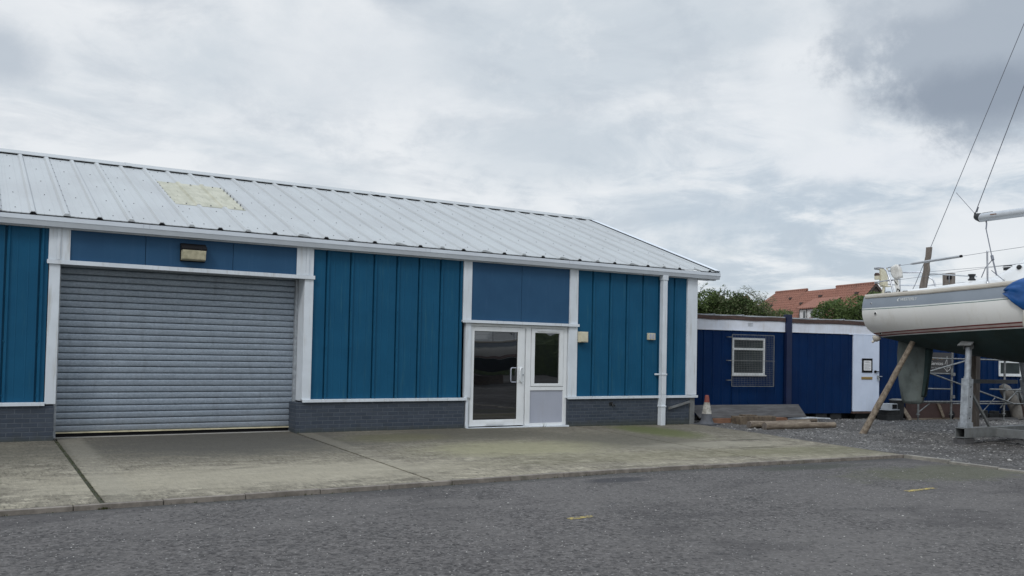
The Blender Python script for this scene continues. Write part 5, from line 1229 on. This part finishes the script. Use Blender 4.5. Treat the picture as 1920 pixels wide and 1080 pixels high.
shrub('bright green leafy shrub behind the right cabin, at the yacht stern', (26.9, 4.6, g0), [((26.5, 4.8, 3.25), (.75, .7, .42)), ((27.3, 4.4, 3.4), (.8, .7, .45)), ((28.1, 4.1, 3.6), (.65, .6, .45)), ((27.0, 4.5, 2.3), (1.3, 1.0, .9))], 20000, .055, [LBm, LA], [0, 0, 0, 1])
SP = thing('sapling', 'thin arching sapling with sparse twigs rising above the shrubs', 'sapling', (24.9, 6.4, g0))
mb = MB(); lf = MB()
def twig(a, b_, sag, r_, nl):
    a, b_ = Vector(a), Vector(b_); pts = [a.lerp(b_, i / 6) + Vector((0, 0, sag * math.sin(math.pi * i / 6))) for i in range(7)]
    mb.tube(pts, [r_ * (1 - .8 * i / 6) for i in range(7)], 5)
    for _ in range(nl):
        t = random.uniform(.25, 1); q = pts[min(6, int(t * 6))] + Vector((random.gauss(0, .05), random.gauss(0, .05), random.gauss(0, .05)))
        dv = Vector((random.gauss(-.5, .5), random.gauss(.3, .5), random.gauss(.3, .5))).normalized(); sd = dv.orthogonal().normalized(); s = .05
        lf.add([q, q + dv * s + sd * .012, q + dv * s * 2.2, q + dv * s - sd * .012], [(0, 1, 2, 3)])
twig((24.9, 6.4, g0), (24.75, 6.3, 3.2), 0, .03, 0)
for (a, b_, sag, nl) in (((24.75, 6.3, 3.1), (23.75, 6.6, 4.16), .16, 70), ((24.75, 6.3, 3.1), (24.0, 6.5, 4.20), .12, 70), ((24.75, 6.3, 3.1), (24.35, 6.4, 4.0), .12, 60), ((24.3, 6.4, 3.7), (23.85, 6.5, 3.95), .05, 50), ((24.75, 6.3, 3.1), (25.05, 6.1, 3.75), .1, 60), ((24.5, 6.3, 3.4), (24.7, 6.2, 3.9), .05, 45), ((24.75, 6.3, 3.1), (24.4, 6.4, 3.75), .2, 50), ((24.75, 6.3, 3.1), (24.1, 6.4, 3.7), .1, 50)): twig(a, b_, sag, .012, nl)
mb.build('stem', X['bark'], SP); lf.build('foliage', X['leafC'], SP)

# ================================================================== houses beyond
def house(label, origin, ang, segs, width, pitch, zr0_, hip_end=False, dormer=None):
    r_ = thing('house', label, 'house', (origin[0], origin[1], 0), ang, 'red tiled houses beyond the yard')
    T = Matrix.Translation((origin[0], origin[1], 0)) @ Matrix.Rotation(ang, 4, 'Z')
    tp_ = math.tan(pitch); zeave = zr0_ - width * tp_
    for (x0, x1, dz_) in segs:
        zt = zr0_ + dz_; mb = MB(); nc = max(1, round((x1 - x0) / .30)); cw = (x1 - x0) / nc; nrw = int(width / math.cos(pitch) / .34)
        def rp(side):
            xs_ = [x0 + cw * (i + t) for i in range(nc) for t in (0, .3, .6, .85)] + [x1]
            hh = [(0, .10, .06, -.02)[i % 4] for i in range(nc * 4)] + [0]
            P = []; rows = []
            for j in range(nrw + 1):
                for e_ in ((.0,) if j == 0 else (.055, .0)):
                    yy = -dz_ / tp_ + (width + dz_ / tp_) * j / nrw; rows.append([(x_, side * yy, zr0_ - yy * tp_ + h_ + e_) for x_, h_ in zip(xs_, hh)])
            k = len(xs_); vs = [p_ for rw in rows for p_ in rw]
            f = [(j * k + i, j * k + i + 1, (j + 1) * k + i + 1, (j + 1) * k + i) for j in range(len(rows) - 1) for i in range(k - 1)]
            mb.add(vs, f if side < 0 else [q[::-1] for q in f])
        rp(1); rp(-1)
        mb.tube([(x0 - .03, 0, zt + .03), (x1 + .03, 0, zt + .03)], .12, 8)
        mb.v = [tuple(T @ Vector(v)) for v in mb.v]; rf_ = mb.build('roof', X['tile'], r_)
        for x_, y_ in ((x0 + (x1 - x0) * .25, .9), (x0 + (x1 - x0) * .7, 1.5)):
            mb = MB(); mb.box(x_ - .15, x_ + .15, y_ - .1, y_ + .15, zr0_ - y_ * tp_ + .02, zr0_ - y_ * tp_ + .20)
            mb.v = [tuple(T @ Vector(v)) for v in mb.v]; mb.build('roof_vent', X['gable'], rf_)
        mb = MB(); ge = [(-width + .3, zt - (width - .1) * tp_), (width - .3, zt - (width - .1) * tp_), (0, zt - .16)]
        for xe in ((x0 + .12, x1 - .22) if len(segs) == 1 else ((x0 + .12,) if x0 == segs[0][0] else (x1 - 1.2,))): mb.prism(ge, xe, xe + .1, lambda p_, q_, a: (a, p_, q_))
        mb.v = [tuple(T @ Vector(v)) for v in mb.v]; mb.build('gable', X['gable'], r_)
        mb = MB()
        for sd_ in (-1, 1):
            for xe in ((x0 + .0, x1 - .06) if len(segs) == 1 else ((x0,) if x0 == segs[0][0] else ())):
                V = [(xe + dx_, sd_ * y_, zt - y_ * tp_ + dz2) for y_ in (0, width) for dx_, dz2 in ((0, -.02), (.06, -.02), (.06, -.26), (0, -.26))]
                mb.add(V, [(0, 1, 5, 4), (1, 2, 6, 5), (2, 3, 7, 6), (3, 0, 4, 7)])
        if mb.v: mb.v = [tuple(T @ Vector(v)) for v in mb.v]; mb.build('verge_board', X['gable'], r_)
    X0, X1 = segs[0][0], segs[-1][1]
    mb = MB(); mb.box(X0 + .25, X1 - .25, -width + .4, width - .4, -.6, zeave + .35); mb.v = [tuple(T @ Vector(v)) for v in mb.v]; mb.build('wall', X['housebrick'], r_)
    if hip_end:
        zt = zr0_ + segs[-1][2]; mb = MB()
        mb.add([(X1 - .02, 0, zt + .02), (X1 - .02, width, zt - width * tp_ + .02), (X1 + width, width, zt - width * tp_), (X1 + width, -width, zt - width * tp_), (X1 - .02, -width, zt - width * tp_ + .02)], [(0, 1, 2), (0, 2, 3), (0, 3, 4)])
        mb.v = [tuple(T @ Vector(v)) for v in mb.v]; mb.build('hip_roof', X['tile'], r_)
    if dormer:
        x0, x1, y0, y1, zt, zb_ = dormer
        mb = MB(); nc = round((x1 - x0) / .28)
        P = []
        for y_, z_ in ((y0, zt), (y1, zb_)):
            for i in range(nc * 2 + 1): P.append((x0 + (x1 - x0) * i / (nc * 2), y_, z_ + (.06 if i % 2 else 0)))
        k = nc * 2 + 1; mb.add(P, [(i, i + 1, k + i + 1, k + i) for i in range(k - 1)]); mb.add([(p_[0], p_[1], p_[2] - .10) for p_ in P[k:]] + P[k:], [(i, i + 1, k + i + 1, k + i) for i in range(k - 1)])
        mb.v = [tuple(T @ Vector(v)) for v in mb.v]; mb.build('porch_roof', X['tile'], r_)
        yw = y1 - .25; mb = MB(); mb.box(x0 + .15, x1 - .15, yw - 1.5, yw, zb_ - 1.6, zb_ + .0); mb.v = [tuple(T @ Vector(v)) for v in mb.v]; dm = mb.build('dormer', X['darkframe'], r_)
        for i in range(3):
            a = x0 + .35 + i * (x1 - x0 - .5) / 3; b_ = a + (x1 - x0 - .5) / 3 - .14
            mb = MB(); mb.box(a, b_, yw + .005, yw + .04, zb_ - 1.05, zb_ - .12); mb.v = [tuple(T @ Vector(v)) for v in mb.v]; wn = mb.build('window', X['winwhite'], r_)
            mb = MB(); mb.box(a + .10, (a + b_) / 2 - .03, yw + .041, yw + .05, zb_ - 1.06, zb_ - .27); mb.v = [tuple(T @ Vector(v)) for v in mb.v]; mb.build('pane', X['glass2'], wn)
    return r_
house('red pantiled house with stepped ridge and brown gable, beside the yacht stern', (65.037, 31.611), R(76.66), [(0, 5.05, 0), (5.05, 9.3, -.26), (9.3, 14.2, 0)], 5.2, R(45), 7.947, True, (2.9, 6.6, 1.1, 3.15, 7.947 - 1.0, 7.947 - 1.98))
house('red roofed house almost hidden by the shrubs left of the stepped roof', (52.5, 34.0), R(60), [(0, 7, 0)], 4.0, R(42), 6.25)
# hedge across the yard behind the photographer
shr = thing('hedge', 'long dark hedge across the yard, mirrored in the glass door', 'hedge', (34, -48, -.16), R(45))
mb = MB()
def hf(u, v):
    a = v * math.pi; n_ = .35 * noise.noise(Vector((u * .7, v * 4, 0))) + .2 * noise.noise(Vector((u * 2.1, v * 9, 1)))
    return Matrix.Translation((34, -48, -.2)) @ Matrix.Rotation(R(45), 4, 'Z') @ Vector((u, math.cos(a) * 1.4 * (1 + n_), math.sin(a) ** .5 * 3.4 * (1 + n_ * .4)))
mb.grid(hf, [-30 + i * .6 for i in range(101)], [i / 14 for i in range(15)], 0, False); mb.build('foliage', X['leafA'], shr)
